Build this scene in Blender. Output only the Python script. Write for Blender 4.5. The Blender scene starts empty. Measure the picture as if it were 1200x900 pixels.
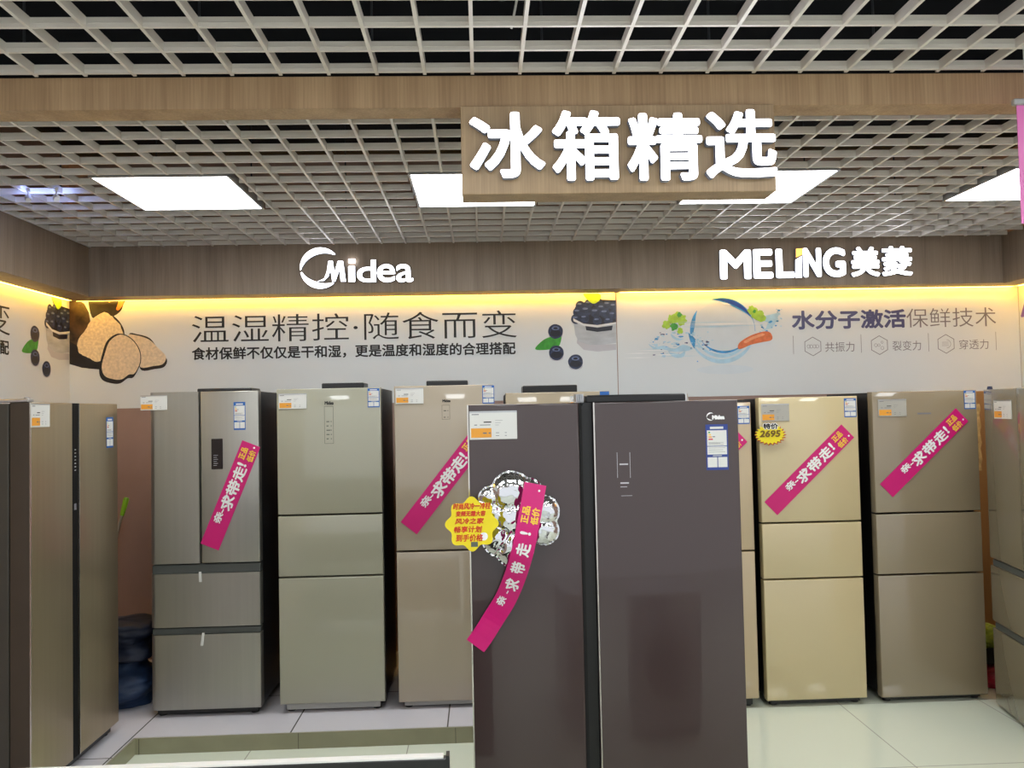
import bpy, bmesh, math, random
from mathutils import Vector, Matrix, noise
random.seed(7)
PI = math.pi
scene = bpy.context.scene
COL = scene.collection

# ------------------------------------------------------------------ camera
EYE = 1.70                      # eye height above the shop floor
FPX = 950.0                     # focal length for a 1200 px wide frame
YAW, PITCH, ROLL = math.radians(2.15), math.radians(1.88), math.radians(-1.2)
CAM_R = (Matrix.Rotation(-YAW, 3, 'Z') @ Matrix.Rotation(PI/2 + PITCH, 3, 'X') @ Matrix.Rotation(ROLL, 3, 'Z'))
CAM_P = Vector((0, 0, EYE))
cam = bpy.data.cameras.new('camera')
cam.sensor_width = 36.0
cam.lens = FPX * 36.0 / 1200.0
cam.clip_start = 0.02
cam_o = bpy.data.objects.new('camera', cam)
cam_o.matrix_world = Matrix.Translation(CAM_P) @ CAM_R.to_4x4()
COL.objects.link(cam_o)
scene.camera = cam_o

# ------------------------------------------------------------------ light and exposure
vs = scene.view_settings
vs.view_transform = 'Standard'
vs.look = 'None'
vs.gamma = 1.0
vs.use_curve_mapping = False
vs.exposure = 0.80
PANEL_POWER = 7.5               # emission of the ceiling light panels
STRIP_POWER = 9.5               # emission of the warm cove strip
SIGN_POWER = 3.0                # emission of the lit letters
world = bpy.data.worlds.new('shop_hall')
scene.world = world
world.use_nodes = True
world.node_tree.nodes['Background'].inputs[0].default_value = (0.95, 0.97, 1.0, 1)
world.node_tree.nodes['Background'].inputs[1].default_value = 0.62

# ------------------------------------------------------------------ helpers
def lin(c):
    out = []
    for v in c:
        v /= 255.0
        out.append(v/12.92 if v <= 0.04045 else ((v+0.055)/1.055)**2.4)
    return (*out, 1.0)

def ray(px, py):
    d = CAM_R @ Vector(((px-600)/FPX, (450-py)/FPX, -1.0))
    return CAM_P.copy(), d

def at_y(px, py, Y):
    o, d = ray(px, py); return o + d*((Y-o.y)/d.y)
def at_z(px, py, Z):
    o, d = ray(px, py); return o + d*((Z-o.z)/d.z)
def at_x(px, py, X):
    o, d = ray(px, py); return o + d*((X-o.x)/d.x)

_mats = {}
def mat(name, rgb, rough=0.5, metal=0.0, coat=0.0, var=0.05, scale=8.0, stretch=(1, 1, 1), emit=None, power=0.0, ior=1.5, spec=0.5, bump=0.0, coat_rough=0.03):
    if name in _mats: return _mats[name]
    m = bpy.data.materials.new(name); m.use_nodes = True
    nt = m.node_tree; b = nt.nodes['Principled BSDF']
    tc = nt.nodes.new('ShaderNodeTexCoord'); mp = nt.nodes.new('ShaderNodeMapping')
    mp.inputs['Scale'].default_value = stretch
    nz = nt.nodes.new('ShaderNodeTexNoise'); nz.inputs['Scale'].default_value = scale; nz.inputs['Detail'].default_value = 4
    rp = nt.nodes.new('ShaderNodeValToRGB')
    c = lin(rgb)
    rp.color_ramp.elements[0].position = 0.3; rp.color_ramp.elements[1].position = 0.7
    rp.color_ramp.elements[0].color = (*[v*(1-var) for v in c[:3]], 1)
    rp.color_ramp.elements[1].color = (*[min(1, v*(1+var)) for v in c[:3]], 1)
    nt.links.new(tc.outputs['Object'], mp.inputs['Vector']); nt.links.new(mp.outputs['Vector'], nz.inputs['Vector'])
    nt.links.new(nz.outputs['Fac'], rp.inputs['Fac']); nt.links.new(rp.outputs['Color'], b.inputs['Base Color'])
    b.inputs['Roughness'].default_value = rough; b.inputs['Metallic'].default_value = metal
    b.inputs['Coat Weight'].default_value = coat; b.inputs['Coat Roughness'].default_value = coat_rough
    b.inputs['Specular IOR Level'].default_value = spec
    if bump:
        bp = nt.nodes.new('ShaderNodeBump'); bp.inputs['Strength'].default_value = bump
        nt.links.new(nz.outputs['Fac'], bp.inputs['Height']); nt.links.new(bp.outputs['Normal'], b.inputs['Normal'])
    if emit:
        b.inputs['Emission Color'].default_value = lin(emit); b.inputs['Emission Strength'].default_value = power
    _mats[name] = m
    return m

def wood(name, a, b_, rough=0.5):
    m = bpy.data.materials.new(name); m.use_nodes = True
    nt = m.node_tree; p = nt.nodes['Principled BSDF']
    tc = nt.nodes.new('ShaderNodeTexCoord')
    def nz(stretch, detail):
        mp = nt.nodes.new('ShaderNodeMapping'); mp.inputs['Scale'].default_value = stretch
        n = nt.nodes.new('ShaderNodeTexNoise'); n.inputs['Scale'].default_value = 1; n.inputs['Detail'].default_value = detail
        nt.links.new(tc.outputs['Object'], mp.inputs['Vector']); nt.links.new(mp.outputs['Vector'], n.inputs['Vector']); return n
    n1 = nz((150, 150, 3.5), 6); n2 = nz((14, 14, 0.6), 2)
    mx = nt.nodes.new('ShaderNodeMath'); mx.operation = 'ADD'
    nt.links.new(n1.outputs['Fac'], mx.inputs[0]); nt.links.new(n2.outputs['Fac'], mx.inputs[1])
    rp = nt.nodes.new('ShaderNodeValToRGB')
    md = nt.nodes.new('ShaderNodeMath'); md.operation = 'MULTIPLY'; md.inputs[1].default_value = 0.5
    nt.links.new(mx.outputs[0], md.inputs[0]); nt.links.new(md.outputs[0], rp.inputs['Fac'])
    rp.color_ramp.elements[0].position = 0.30; rp.color_ramp.elements[0].color = lin(a)
    rp.color_ramp.elements[1].position = 0.68; rp.color_ramp.elements[1].color = lin(b_)
    nt.links.new(rp.outputs['Color'], p.inputs['Base Color']); p.inputs['Roughness'].default_value = rough
    return m

def tiles(name, c, line, size, rough, off=(0, 0), var=0.03, lw=0.004, wh=None):
    """stone tiles with thin straight joints"""
    m = bpy.data.materials.new(name); m.use_nodes = True
    nt = m.node_tree; p = nt.nodes['Principled BSDF']
    tc = nt.nodes.new('ShaderNodeTexCoord'); mp = nt.nodes.new('ShaderNodeMapping')
    mp.inputs['Location'].default_value = (off[0], off[1], 0)
    br = nt.nodes.new('ShaderNodeTexBrick')
    br.offset = 0; br.squash = 1
    br.inputs['Scale'].default_value = 1; br.inputs['Mortar Size'].default_value = lw; br.inputs['Mortar Smooth'].default_value = 0.1
    br.inputs['Brick Width'].default_value = size; br.inputs['Row Height'].default_value = wh or size
    cc = lin(c)
    br.inputs['Color1'].default_value = (*[v*(1-var) for v in cc[:3]], 1); br.inputs['Color2'].default_value = (*[min(1, v*(1+var)) for v in cc[:3]], 1)
    br.inputs['Mortar'].default_value = lin(line)
    nt.links.new(tc.outputs['Object'], mp.inputs['Vector']); nt.links.new(mp.outputs['Vector'], br.inputs['Vector'])
    nt.links.new(br.outputs['Color'], p.inputs['Base Color']); p.inputs['Roughness'].default_value = rough
    p.inputs['Specular IOR Level'].default_value = 0.8
    return m

# --- text outlines from Blender's own built-in font
_tc = {}
def text_geo(body, offset=0.0, extrude=0.0, spacing=1.0, shear=0.0):
    key = (body, offset, extrude, spacing, shear)
    if key in _tc: return _tc[key]
    c = bpy.data.curves.new('tmp', 'FONT'); c.body = body; c.offset = offset; c.extrude = extrude
    c.space_character = spacing; c.shear = shear; c.align_x = 'LEFT'; c.resolution_u = 4
    o = bpy.data.objects.new('tmp', c); COL.objects.link(o)
    bpy.context.view_layer.update()
    me = bpy.data.meshes.new_from_object(o.evaluated_get(bpy.context.evaluated_depsgraph_get()))
    V = [v.co.copy() for v in me.vertices]; F = [tuple(p.vertices) for p in me.polygons]
    bpy.data.objects.remove(o); bpy.data.curves.remove(c); bpy.data.meshes.remove(me)
    _tc[key] = (V, F)
    return V, F

class MB:
    """collects shapes; build() links them as ONE mesh object.  Local frame: x right, z up, -y towards the viewer."""
    def __init__(s): s.v = []; s.f = []; s.m = []; s.mats = []
    def mi(s, m):
        if m not in s.mats: s.mats.append(m)
        return s.mats.index(m)
    def add(s, V, F, m):
        n = len(s.v); s.v += [Vector(v) for v in V]; k = s.mi(m)
        for f in F: s.f.append(tuple(i+n for i in f)); s.m.append(k)
        return s
    def bm(s, b, m):
        b.verts.index_update()
        s.add([v.co.copy() for v in b.verts], [tuple(v.index for v in f.verts) for f in b.faces], m); b.free(); return s
    def box(s, x0, x1, y0, y1, z0, z1, m, bev=0.0, seg=2, edges=None):
        b = bmesh.new()
        bmesh.ops.create_cube(b, size=1)
        for v in b.verts:
            v.co = Vector(((x0+x1)/2 + v.co.x*(x1-x0), (y0+y1)/2 + v.co.y*(y1-y0), (z0+z1)/2 + v.co.z*(z1-z0)))
        if bev:
            es = list(b.edges)
            if edges == 'v': es = [e for e in es if abs(e.verts[0].co.z-e.verts[1].co.z) > 1e-6]
            if edges == 'vf': es = [e for e in es if abs(e.verts[0].co.z-e.verts[1].co.z) > 1e-6 and e.verts[0].co.y < (y0+y1)/2]
            if edges == 'f': es = [e for e in es if e.verts[0].co.y < (y0+y1)/2 and e.verts[1].co.y < (y0+y1)/2]
            bmesh.ops.bevel(b, geom=es, offset=bev, segments=seg, affect='EDGES', profile=0.5)
        return s.bm(b, m)
    def poly(s, pts, y, m, thick=0.0):
        """flat shape from (x, z) outline, facing -y; thick > 0 extrudes away from the viewer"""
        from mathutils.geometry import tessellate_polygon
        P = [Vector((p[0], p[1], 0)) for p in pts]
        T = tessellate_polygon([P])
        V = [(p[0], y, p[1]) for p in pts]; n = len(pts)
        F = []
        for t in T:
            a, b_, c = [P[i] for i in t]
            F.append(tuple(t) if (b_-a).cross(c-a).z > 0 else tuple(reversed(t)))
        if thick:
            V += [(p[0], y+thick, p[1]) for p in pts]
            F += [tuple(i+n for i in reversed(f)) for f in list(F)]
            area = sum(pts[i][0]*pts[(i+1) % n][1]-pts[(i+1) % n][0]*pts[i][1] for i in range(n))
            for i in range(n):
                j = (i+1) % n
                F.append((i, i+n, j+n, j) if area > 0 else (i, j, j+n, i+n))
        return s.add(V, F, m)
    def rect(s, x0, x1, z0, z1, y, m): return s.add([(x0, y, z0), (x1, y, z0), (x1, y, z1), (x0, y, z1)], [(0, 1, 2, 3)], m)
    def disc(s, x, z, r, y, m, n=20, rz=None): return s.poly([(x+r*math.cos(2*PI*i/n), z+(rz or r)*math.sin(2*PI*i/n)) for i in range(n)], y, m)
    def tube(s, pts, r, m, n=10, caps=True):
        pts = [Vector(p) for p in pts]; rs = r if isinstance(r, (list, tuple)) else [r]*len(pts)
        V = []; F = []
        for i, p in enumerate(pts):
            t = (pts[min(i+1, len(pts)-1)]-pts[max(i-1, 0)]).normalized()
            a = t.cross(Vector((0, 0, 1)) if abs(t.z) < 0.9 else Vector((1, 0, 0))).normalized(); b_ = t.cross(a)
            for k in range(n):
                V.append(p + (a*math.cos(2*PI*k/n)+b_*math.sin(2*PI*k/n))*rs[i])
        for i in range(len(pts)-1):
            for k in range(n):
                F.append((i*n+k, (i+1)*n+k, (i+1)*n+(k+1) % n, i*n+(k+1) % n))
        if caps:
            F.append(tuple(range(n))); F.append(tuple(reversed(range((len(pts)-1)*n, len(pts)*n))))
        return s.add(V, F, m)
    def text(s, body, x0, z0, x1, z1, y, m, bold=0.0, offset=0.0, depth=0.0, side=None, spacing=1.0, mp=None, shear=0.0, ndir=8):
        """lettering fitted in the (x, z) box; bold thickens the strokes by that many metres"""
        V, F = text_geo(body, offset, 0.5 if depth else 0.0, spacing, shear)
        if not V: return s
        ax, bx = min(v.x for v in V), max(v.x for v in V); ay, by = min(v.y for v in V), max(v.y for v in V)
        kx = (x1-x0-2*bold)/(bx-ax); ky = (z1-z0-2*bold)/(by-ay)
        shifts = [(0, 0)]
        if bold:
            shifts += [(bold*math.cos(2*PI*k/ndir), bold*math.sin(2*PI*k/ndir)) for k in range(ndir)]
        for q, (sx, sz) in enumerate(shifts):
            W = []
            for v in V:
                X = x0+bold+(v.x-ax)*kx+sx; Z = z0+bold+(v.y-ay)*ky+sz
                Y = (y - (v.z+0.5)*depth) if depth else y
                W.append(mp(X, Z, Y-q*0.0001) if mp else (X, Y-q*0.0001, Z))
            if depth and side:
                fr = []; sd = []
                for f in F:
                    zs = [V[i].z for i in f]
                    (fr if max(zs)-min(zs) < 0.01 and zs[0] > 0 else sd).append(f)
                s.add(W, fr, m); s.add(W, sd, side)
            else: s.add(W, F, m)
        return s
    def build(s, name, parent=None, smooth=False, loc=None):
        me = bpy.data.meshes.new(name)
        me.from_pydata([tuple(v) for v in s.v], [], s.f)
        for m in s.mats: me.materials.append(m)
        me.polygons.foreach_set('material_index', s.m)
        if smooth: me.polygons.foreach_set('use_smooth', [True]*len(me.polygons))
        me.validate(); me.update()
        o = bpy.data.objects.new(name, me); COL.objects.link(o)
        if parent: o.parent = parent
        if loc: o.location = loc
        if smooth == 'auto':
            try: me.set_sharp_from_angle(angle=math.radians(40))
            except Exception: pass
        return o

def thing(name, label, cat, loc=(0, 0, 0), rotz=0.0, group=None):
    o = bpy.data.objects.new(name, None); COL.objects.link(o)
    o.empty_display_size = 0.1
    o.location = loc; o.rotation_euler = (0, 0, rotz)
    o['label'] = label; o['category'] = cat
    if group: o['group'] = group
    return o
def tag(o, label, cat, group=None):
    o['label'] = label; o['category'] = cat
    if group: o['group'] = group
    return o
def struct(o): o['kind'] = 'structure'; return o
def pl(root, px, py, dy=0.0):
    """the (x, z) of a photograph point on the plane y = dy of a thing's own frame"""
    Mi = (Matrix.Translation(root.location) @ Matrix.Rotation(root.rotation_euler[2], 4, 'Z')).inverted()
    o, d = ray(px, py); o = Mi @ o; d = Mi.to_3x3() @ d
    q = o + d*((dy-o.y)/d.y)
    return (q.x, q.z)

# ------------------------------------------------------------------ materials
M_BEAM = wood('oak_veneer', (160, 129, 97), (202, 171, 134), 0.45)
M_FASCIA = wood('taupe_oak_veneer', (134, 117, 100), (168, 150, 130), 0.5)
M_GRID = mat('white_grid_paint', (240, 234, 227), 0.3, var=0.03)
M_VOID = mat('dark_void_paint', (16, 18, 24), 0.9, var=0.2)
M_PIPE = mat('dark_galvanised', (70, 74, 80), 0.5, metal=0.6)
M_PANEL = mat('panel_diffuser', (250, 250, 250), 0.6, emit=(250, 253, 255), power=PANEL_POWER)
M_ALU = mat('satin_aluminium', (190, 192, 195), 0.35, metal=0.9)
M_LETTER = mat('lit_letter_face', (255, 255, 255), 0.5, emit=(246, 247, 255), power=SIGN_POWER)
M_LSIDE = mat('letter_return', (150, 160, 185), 0.4, var=0.03)
M_STRIP = mat('warm_led', (255, 220, 150), 0.5, emit=(255, 192, 72), power=STRIP_POWER)
M_BOARD = mat('white_gloss_board', (224, 229, 230), 0.22, var=0.015, scale=2)
M_WALL = mat('pinkish_wall_paint', (164, 136, 125), 0.7, var=0.03)
M_FLOOR = tiles('polished_floor_tile', (224, 231, 212), (176, 178, 164), 0.8, 0.05, off=(0.41, 0.23), lw=0.003)
M_PTOP = tiles('pale_platform_tile', (212, 210, 216), (95, 92, 90), 0.8, 0.25, off=(0.21, 0.0), lw=0.004)
M_RISER = mat('greenish_riser_stone', (150, 148, 122), 0.35, var=0.08, scale=6)
M_JOINT = mat('dark_joint', (85, 82, 72), 0.8)
M_BODY = mat('graphite_cabinet', (40, 42, 46), 0.45, var=0.08)
M_BLACK = mat('black_plastic', (20, 21, 22), 0.35, var=0.1)
M_GASKET = mat('black_gasket', (10, 10, 10), 0.8)
M_INK = mat('black_ink', (16, 16, 18), 0.5)
M_INKG = mat('grey_ink', (120, 120, 128), 0.6)
M_PINKY = mat('magenta_card', (210, 14, 118), 0.35, var=0.03)
M_WHITEP = mat('white_print', (245, 245, 245), 0.5, var=0.01)
M_YELP = mat('yellow_print', (250, 205, 70), 0.5, var=0.02)
M_CARD = mat('white_card', (225, 226, 222), 0.35, var=0.01)
M_ORANGE = mat('orange_print', (238, 165, 55), 0.5, var=0.02)
M_LABELB = mat('blue_label_print', (32, 98, 178), 0.4, var=0.02)
M_LABELN = mat('navy_label_print', (38, 62, 140), 0.4, var=0.02)
M_CHROME = mat('chrome_trim', (215, 212, 205), 0.2, metal=1.0)
M_GREEN = mat('label_green', (60, 160, 70), 0.5)
M_RED = mat('label_red', (200, 50, 60), 0.5)
M_FOIL = mat('silver_foil', (222, 224, 228), 0.08, metal=1.0, var=0.02)

# ------------------------------------------------------------------ the room
HC = EYE + 1.116                                     # underside of the grid ceiling
YW, YS = 5.60, 5.35                                  # back wall, face of the fascia above it
XL = at_y(104, 320, YS).x                            # face of the left fascia
XLW = XL - 0.25
XR = at_y(1178, 300, YS).x
XRW = XR + 0.25
ZS0 = at_y(420, 343, YS).z                           # underside of the fascias
ZB = 1.70 + 0.07                                     # bottom edge of the picture boards
YBM = 2.66                                           # face of the timber beam
struct(MB().box(-6, 6.5, -5, 9, -0.12, 0, M_FLOOR).build('floor'))
YP = 4.24
XP = -1.80
XPE = 0.62
b = MB(); b.box(XLW, XPE, YP, YW, 0, 0.08, M_PTOP); b.box(XLW, XP, 0.6, YP, 0, 0.08, M_PTOP)
b.box(XP-0.004, XPE+0.001, YP-0.012, YP, 0, 0.0795, M_RISER)
b.box(XP, XP+0.012, 0.6, YP, 0, 0.0795, M_RISER)
for k in range(6):
    x = XP+0.03+k*0.8
    if x < XPE: b.box(x, x+0.003, YP-0.0126, YP-0.011, 0, 0.079, M_JOINT)
struct(b.build('floor_platform'))
struct(MB().box(XLW-0.1, XRW+0.1, YW, YW+0.1, 0, 3.5, M_WALL).build('wall_back'))
struct(MB().box(XLW-0.1, XLW, -1.0, YW, 0, 3.5, M_WALL).build('wall_left'))
struct(MB().box(XRW, XRW+0.1, 1.0, YW, 0, 3.5, M_WALL).build('wall_right'))
struct(MB().box(-6, 6.5, -5, 9, 3.5, 3.6, M_VOID).build('ceiling_slab'))

# light panels (positions of the lamps in the grid)
panel_y = (at_z(190, 206, HC).y, at_z(240, 245, HC).y)
PY0, PY1 = panel_y[0], panel_y[0]+0.62
panels = [(x, PY0) for x in (-1.79, -0.325, 1.09, 2.58)]
panels += [(x, y) for y in (0.9, -1.1) for x in (-3.2, -1.8, -0.4, 1.0, 2.4, 3.8)]
# grid ceiling: upright ribs with openings left for the lamps
SP = 0.1572
o0 = at_z(552, 31.7, HC)
b = MB()
RH, RT = 0.031, 0.011
def cuts(lo, hi, c, axis):
    seg = [(lo, hi)]
    for (x, y) in panels:
        a0, a1 = (x-0.01, x+0.65) if axis == 'x' else (y-0.01, y+0.63)
        c0, c1 = (y-0.005, y+0.625) if axis == 'x' else (x-0.005, x+0.645)
        if c0 < c < c1:
            ns = []
            for (p, q) in seg:
                if a1 <= p or a0 >= q: ns.append((p, q)); continue
                if p < a0: ns.append((p, a0))
                if a1 < q: ns.append((a1, q))
            seg = ns
    return seg
def grid(x0, x1, y0, y1):
    k = math.ceil((x0-o0.x)/SP)
    while o0.x+k*SP < x1:
        x = o0.x+k*SP
        for p, q in cuts(y0, y1, x, 'y'):
            b.box(x-RT/2, x+RT/2, p, q, HC, HC+RH, M_GRID)
        k += 1
    k = math.ceil((y0-o0.y)/SP)
    while o0.y+k*SP < y1:
        y = o0.y+k*SP
        for p, q in cuts(x0, x1, y, 'x'):
            b.box(p, q, y-RT/2, y+RT/2, HC+0.001, HC+RH-0.001, M_GRID)
            b.box(p, q, y-RT*0.62, y+RT*0.62, HC+0.012, HC+0.0135, M_GRID)
        k += 1
grid(-5, 5.5, -2.5, YBM-0.005)
grid(XL+0.01, XR-0.01, YBM+0.105, YS-0.01)
struct(b.build('ceiling'))
# suspension rods, ducts and pipes seen through the grid
b = MB()
for i in range(-8, 10):
    for y in (2.05, 2.5, 3.1, 4.6):
        x = o0.x + i*SP*3.37 + (y*0.3)
        b.tube([(x, y, HC+RH), (x, y, 3.5)], 0.004, M_PIPE, 6)
struct(b.build('ceiling_suspension'))
q = at_y(588, 20, 2.6)
tag(MB().tube([(q.x, 2.55, 3.02), (q.x, 2.55, 3.5)], 0.022, M_PIPE, 12).build('drop_pipe', smooth='auto'), 'dark vertical pipe dropping behind the ceiling grid near the top centre', 'pipe')
q2 = at_y(604, 20, 2.6)
tag(MB().tube([(q2.x+0.06, 2.45, 3.4), (q2.x+0.02, 2.4, 3.1), (q2.x, 2.36, 2.95), (q2.x-0.025, 2.36, 2.83)], 0.004, M_CARD, 6).build('loose_cable', smooth=True), 'thin white cable dangling through the ceiling grid above the sign', 'cable')

# timber beam and fascia boards
struct(MB().box(-5, 5.5, YBM, YBM+0.10, EYE+1.008, HC-0.002, M_BEAM).box(-5, 5.5, YBM+0.02, YBM+0.08, HC-0.002, 3.3, M_VOID).build('trim_1'))
XJ = at_y(729, 310, YS).x
b = MB(); b.box(XLW+0.06, XJ, YS, YW-0.06, ZS0, HC+0.02, M_FASCIA, 0.001, 1)
struct(b.build('trim_2'))
xq = at_y(645, 280, YS).x
b = MB(); b.box(XJ, XRW-0.06, YS+0.03, YW-0.06, ZS0+0.004, HC+0.02, M_FASCIA, 0.001, 1)
struct(b.build('trim_3'))
b = MB(); b.box(XLW+0.06, XL, 0.6, YS-0.001, ZS0, HC+0.02, M_FASCIA, 0.001, 1)
struct(b.build('trim_4'))
b = MB(); b.box(XR, XRW-0.06, 1.6, YS+0.028, ZS0, HC+0.02, M_FASCIA, 0.001, 1)
struct(b.build('trim_5'))
# warm light strips in the gap between fascia and wall
tag(MB().box(XLW+0.06, XJ-0.02, YW-0.055, YW-0.02, ZS0+0.004, ZS0+0.012, M_STRIP).build('light_strip'), 'warm yellow light strip under the fascia with the ring logo', 'light strip', 'warm light strips under the fascia')
tag(MB().box(XJ+0.02, XRW-0.06, YW-0.055, YW-0.02, ZS0+0.004, ZS0+0.012, M_STRIP).build('light_strip'), 'warm yellow light strip under the fascia with the capital-letter sign', 'light strip', 'warm light strips under the fascia')
tag(MB().box(XLW+0.02, XLW+0.055, 2.2, YW-0.06, ZS0+0.004, ZS0+0.012, M_STRIP).build('light_strip'), 'warm yellow light strip above the picture board on the left side wall', 'light strip', 'warm light strips under the fascia')
tag(MB().box(XRW-0.055, XRW-0.02, 2.2, YW-0.06, ZS0+0.004, ZS0+0.012, M_STRIP).build('light_strip'), 'warm yellow light strip above the picture board on the right side wall', 'light strip', 'warm light strips under the fascia')

# ceiling light panels
PLAB = ['square white light panel furthest to the left, above the ring logo', 'square white light panel half hidden behind the left end of the hanging sign',
        'square white light panel half hidden behind the right end of the hanging sign', 'square white light panel cut by the right edge of the photo, beside the pink poster']
fr_me = df_me = None
for i, (x, y) in enumerate(panels):
    t = thing('ceiling_light', PLAB[i] if i < 4 else 'square white light panel in the grid ceiling behind the viewpoint', 'ceiling light', (x, y, HC-0.004), 0, 'square light panels in the grid ceiling')
    if fr_me is None:
        f = MB()
        for (a0, a1, c0, c1) in ((0, 0.64, 0, 0.012), (0, 0.64, 0.608, 0.62), (0, 0.012, 0.012, 0.608), (0.628, 0.64, 0.012, 0.608)):
            f.box(a0, a1, c0, c1, 0, 0.03, M_ALU)
        f.box(0, 0.64, 0, 0.62, 0.03, 0.034, M_ALU)
        fo = f.build('frame', t); do = MB().box(0.012, 0.628, 0.012, 0.608, 0.003, 0.008, M_PANEL).build('diffuser', t)
        fr_me, df_me = fo, do
    else:
        for s_ in (fr_me, df_me):
            c = s_.copy(); COL.objects.link(c); c.parent = t

# two little spotlights, left; a third added out of view, right, for bluish spill
M_SPOT = mat('spot_white', (230, 230, 235), 0.4, var=0.02)
M_SPOTL = mat('spot_lens', (220, 230, 255), 0.3, emit=(150, 172, 255), power=60)
for (px, py, lab) in ((33, 208, 'small white spotlight under the grid ceiling, nearer the left edge of the photo'), (66, 211, 'small white spotlight under the grid ceiling, just left of the light panel'), (1222, 212, 'small white spotlight under the grid ceiling, added unseen past the right edge for its bluish glow')):
    q = at_y(px, py, 3.95)
    t = thing('spotlight', lab, 'spotlight', (q.x, 3.95, HC), 0.5 if px < 600 else -0.5, 'small white spotlights')
    MB().box(-0.008, 0.008, -0.02, 0.02, -0.014, 0.0, M_SPOT, 0.002, 1).tube([(0, 0, -0.012), (0, 0, -0.04)], 0.004, M_SPOT, 8).build('bracket', t)
    MB().tube([(0, -0.03, -0.062), (0, 0.0, -0.05), (0, 0.03, -0.038)], [0.011, 0.015, 0.017], M_SPOT, 14).build('lamp_head', t, smooth='auto')
    MB().tube([(0, 0.0305, -0.0378), (0, 0.033, -0.0368)], [0.0145, 0.0145], M_SPOTL, 14).build('lens', t)

# ------------------------------------------------------------------ hanging shop sign
M_SIGNW = wood('light_oak_veneer', (156, 130, 100), (198, 170, 134), 0.45)
YSG = 2.645
a0 = at_y(539.5, 124, YSG); a1 = at_y(910, 222, YSG); a2 = at_y(539.5, 228, YSG)
sx0, sx1 = a0.x, a1.x
sz0, sz1 = (at_y(725, 226, YSG).z), EYE+1.007
t = thing('hanging_sign', 'oak box sign with big white lit characters hanging under the beam', 'sign', ((sx0+sx1)/2, YSG, sz0))
w2 = (sx1-sx0)/2
MB().box(-w2, w2, 0, 0.11, 0, sz1-sz0, M_SIGNW, 0.002, 1).build('box', t)
for ch, x0, x1, y0, y1 in (('冰', 551, 638, 131, 209), ('箱', 648, 726, 129, 212), ('精', 736, 822, 132, 212), ('选', 828, 909, 128, 209)):
    p0 = pl(t, x0, y1, -0.03); p1 = pl(t, x1, y0, -0.03)
    MB().text(ch, p0[0], p0[1], p1[0], p1[1], -0.004, M_LETTER, bold=0.0056, depth=0.026, side=M_LSIDE).build('letter', t)

# lit brand lettering on the fascias
t = thing('fascia_logo', 'white lit ring logo with rounded letters on the left fascia', 'sign', (at_y(418, 330, YS).x, YS-0.001, at_y(418, 336, YS).z))
def P(px, py): return pl(t, px, py, -0.02)
def arc_shape(cx, cy, R, a0, a1, wf, n=30, P=P):
    """crescent in photograph points: outer circle R, width wf(u) px"""
    out = []; inn = []
    for i in range(n+1):
        u = i/n; a = math.radians(a0+(a1-a0)*u); w = wf(u)
        out.append((cx+R*math.cos(a), cy-R*math.sin(a))); inn.append((cx+(R-w)*math.cos(a), cy-(R-w)*math.sin(a)))
    return [P(*p) for p in out+inn[::-1]]
b = MB()
def lit(pts, b=b):
    k = len(b.f); b.poly(pts, -0.024, M_LETTER); b.poly(pts, -0.0235, M_LSIDE, 0.0225)
lit(arc_shape(375.5, 314, 23.8, 42, 186, lambda u: 1.2+6.6*math.sin(PI*min(1, u*1.02))**0.8))
lit(arc_shape(375.5, 314.5, 23.8, 192, 312, lambda u: 0.8+6.5*math.sin(PI*(u*0.9+0.05))))
b.build('ring', t)
b = MB()
lit([P(*p) for p in ((372, 330), (380, 326.5), (383, 319), (385, 306), (390, 306), (392, 320), (396, 306), (402, 306), (405.5, 330), (399.5, 330), (398, 316), (393, 330), (389.5, 330), (387.5, 316), (385, 324), (380, 329))], b)
b.build('letter', t)
for ch, x0, x1, y0, y1 in (('ı', 408.5, 416, 312, 330.5), ('d', 418.5, 440.5, 304.5, 331), ('e', 442, 463, 309.5, 331), ('a', 464.5, 484, 309.5, 331)):
    p0 = P(x0, y1); p1 = P(x1, y0); b = MB()
    b.text(ch, p0[0], p0[1], p1[0], p1[1], -0.001, M_LETTER, bold=0.0030, depth=0.023, side=M_LSIDE)
    if ch == 'ı':
        p0 = P(408.5, 308); p1 = P(416, 303.5)
        b.box(p0[0], p1[0], -0.024, -0.001, p0[1], p1[1], M_LETTER)
    b.build('letter', t)
t = thing('fascia_lettering', 'white lit capital letters with two characters and an orange dot on the right fascia', 'sign', (at_y(955, 320, YS).x, YS+0.029, at_y(955, 327, YS).z))
def P(px, py): return pl(t, px, py, -0.02)
for ch, x0, x1, y0, y1 in (('M', 844, 879.5, 292.5, 327.5), ('E', 883, 905, 292, 326.5), ('L', 909.5, 930, 291.5, 326), ('N', 941.5, 961.5, 290.5, 325), ('G', 964.5, 990, 290, 325), ('美', 997.5, 1030, 289, 324.5), ('菱', 1033.5, 1068, 288.5, 323.5)):
    p0 = P(x0, y1); p1 = P(x1, y0)
    MB().text(ch, p0[0], p0[1], p1[0], p1[1], -0.001, M_LETTER, bold=0.0095 if ch < 'z' else 0.0062, depth=0.023, side=M_LSIDE).build('letter', t)
b = MB(); lit([P(*p) for p in ((932, 304.5), (939.5, 300), (939.5, 325.5), (932, 325.8))], b); b.build('letter', t)
M_ODOT = mat('lit_orange_dot', (255, 190, 90), 0.5, emit=(255, 190, 90), power=1.1)
b = MB(); pts = [P(*p) for p in ((932.5, 291.5), (942, 291), (942, 297.5), (932.5, 302))]
b.poly(pts, -0.024, M_ODOT); b.poly(pts, -0.0235, M_LSIDE, 0.0225); b.build('orange_dot', t)['label'] = 'small orange lit dot'

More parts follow.
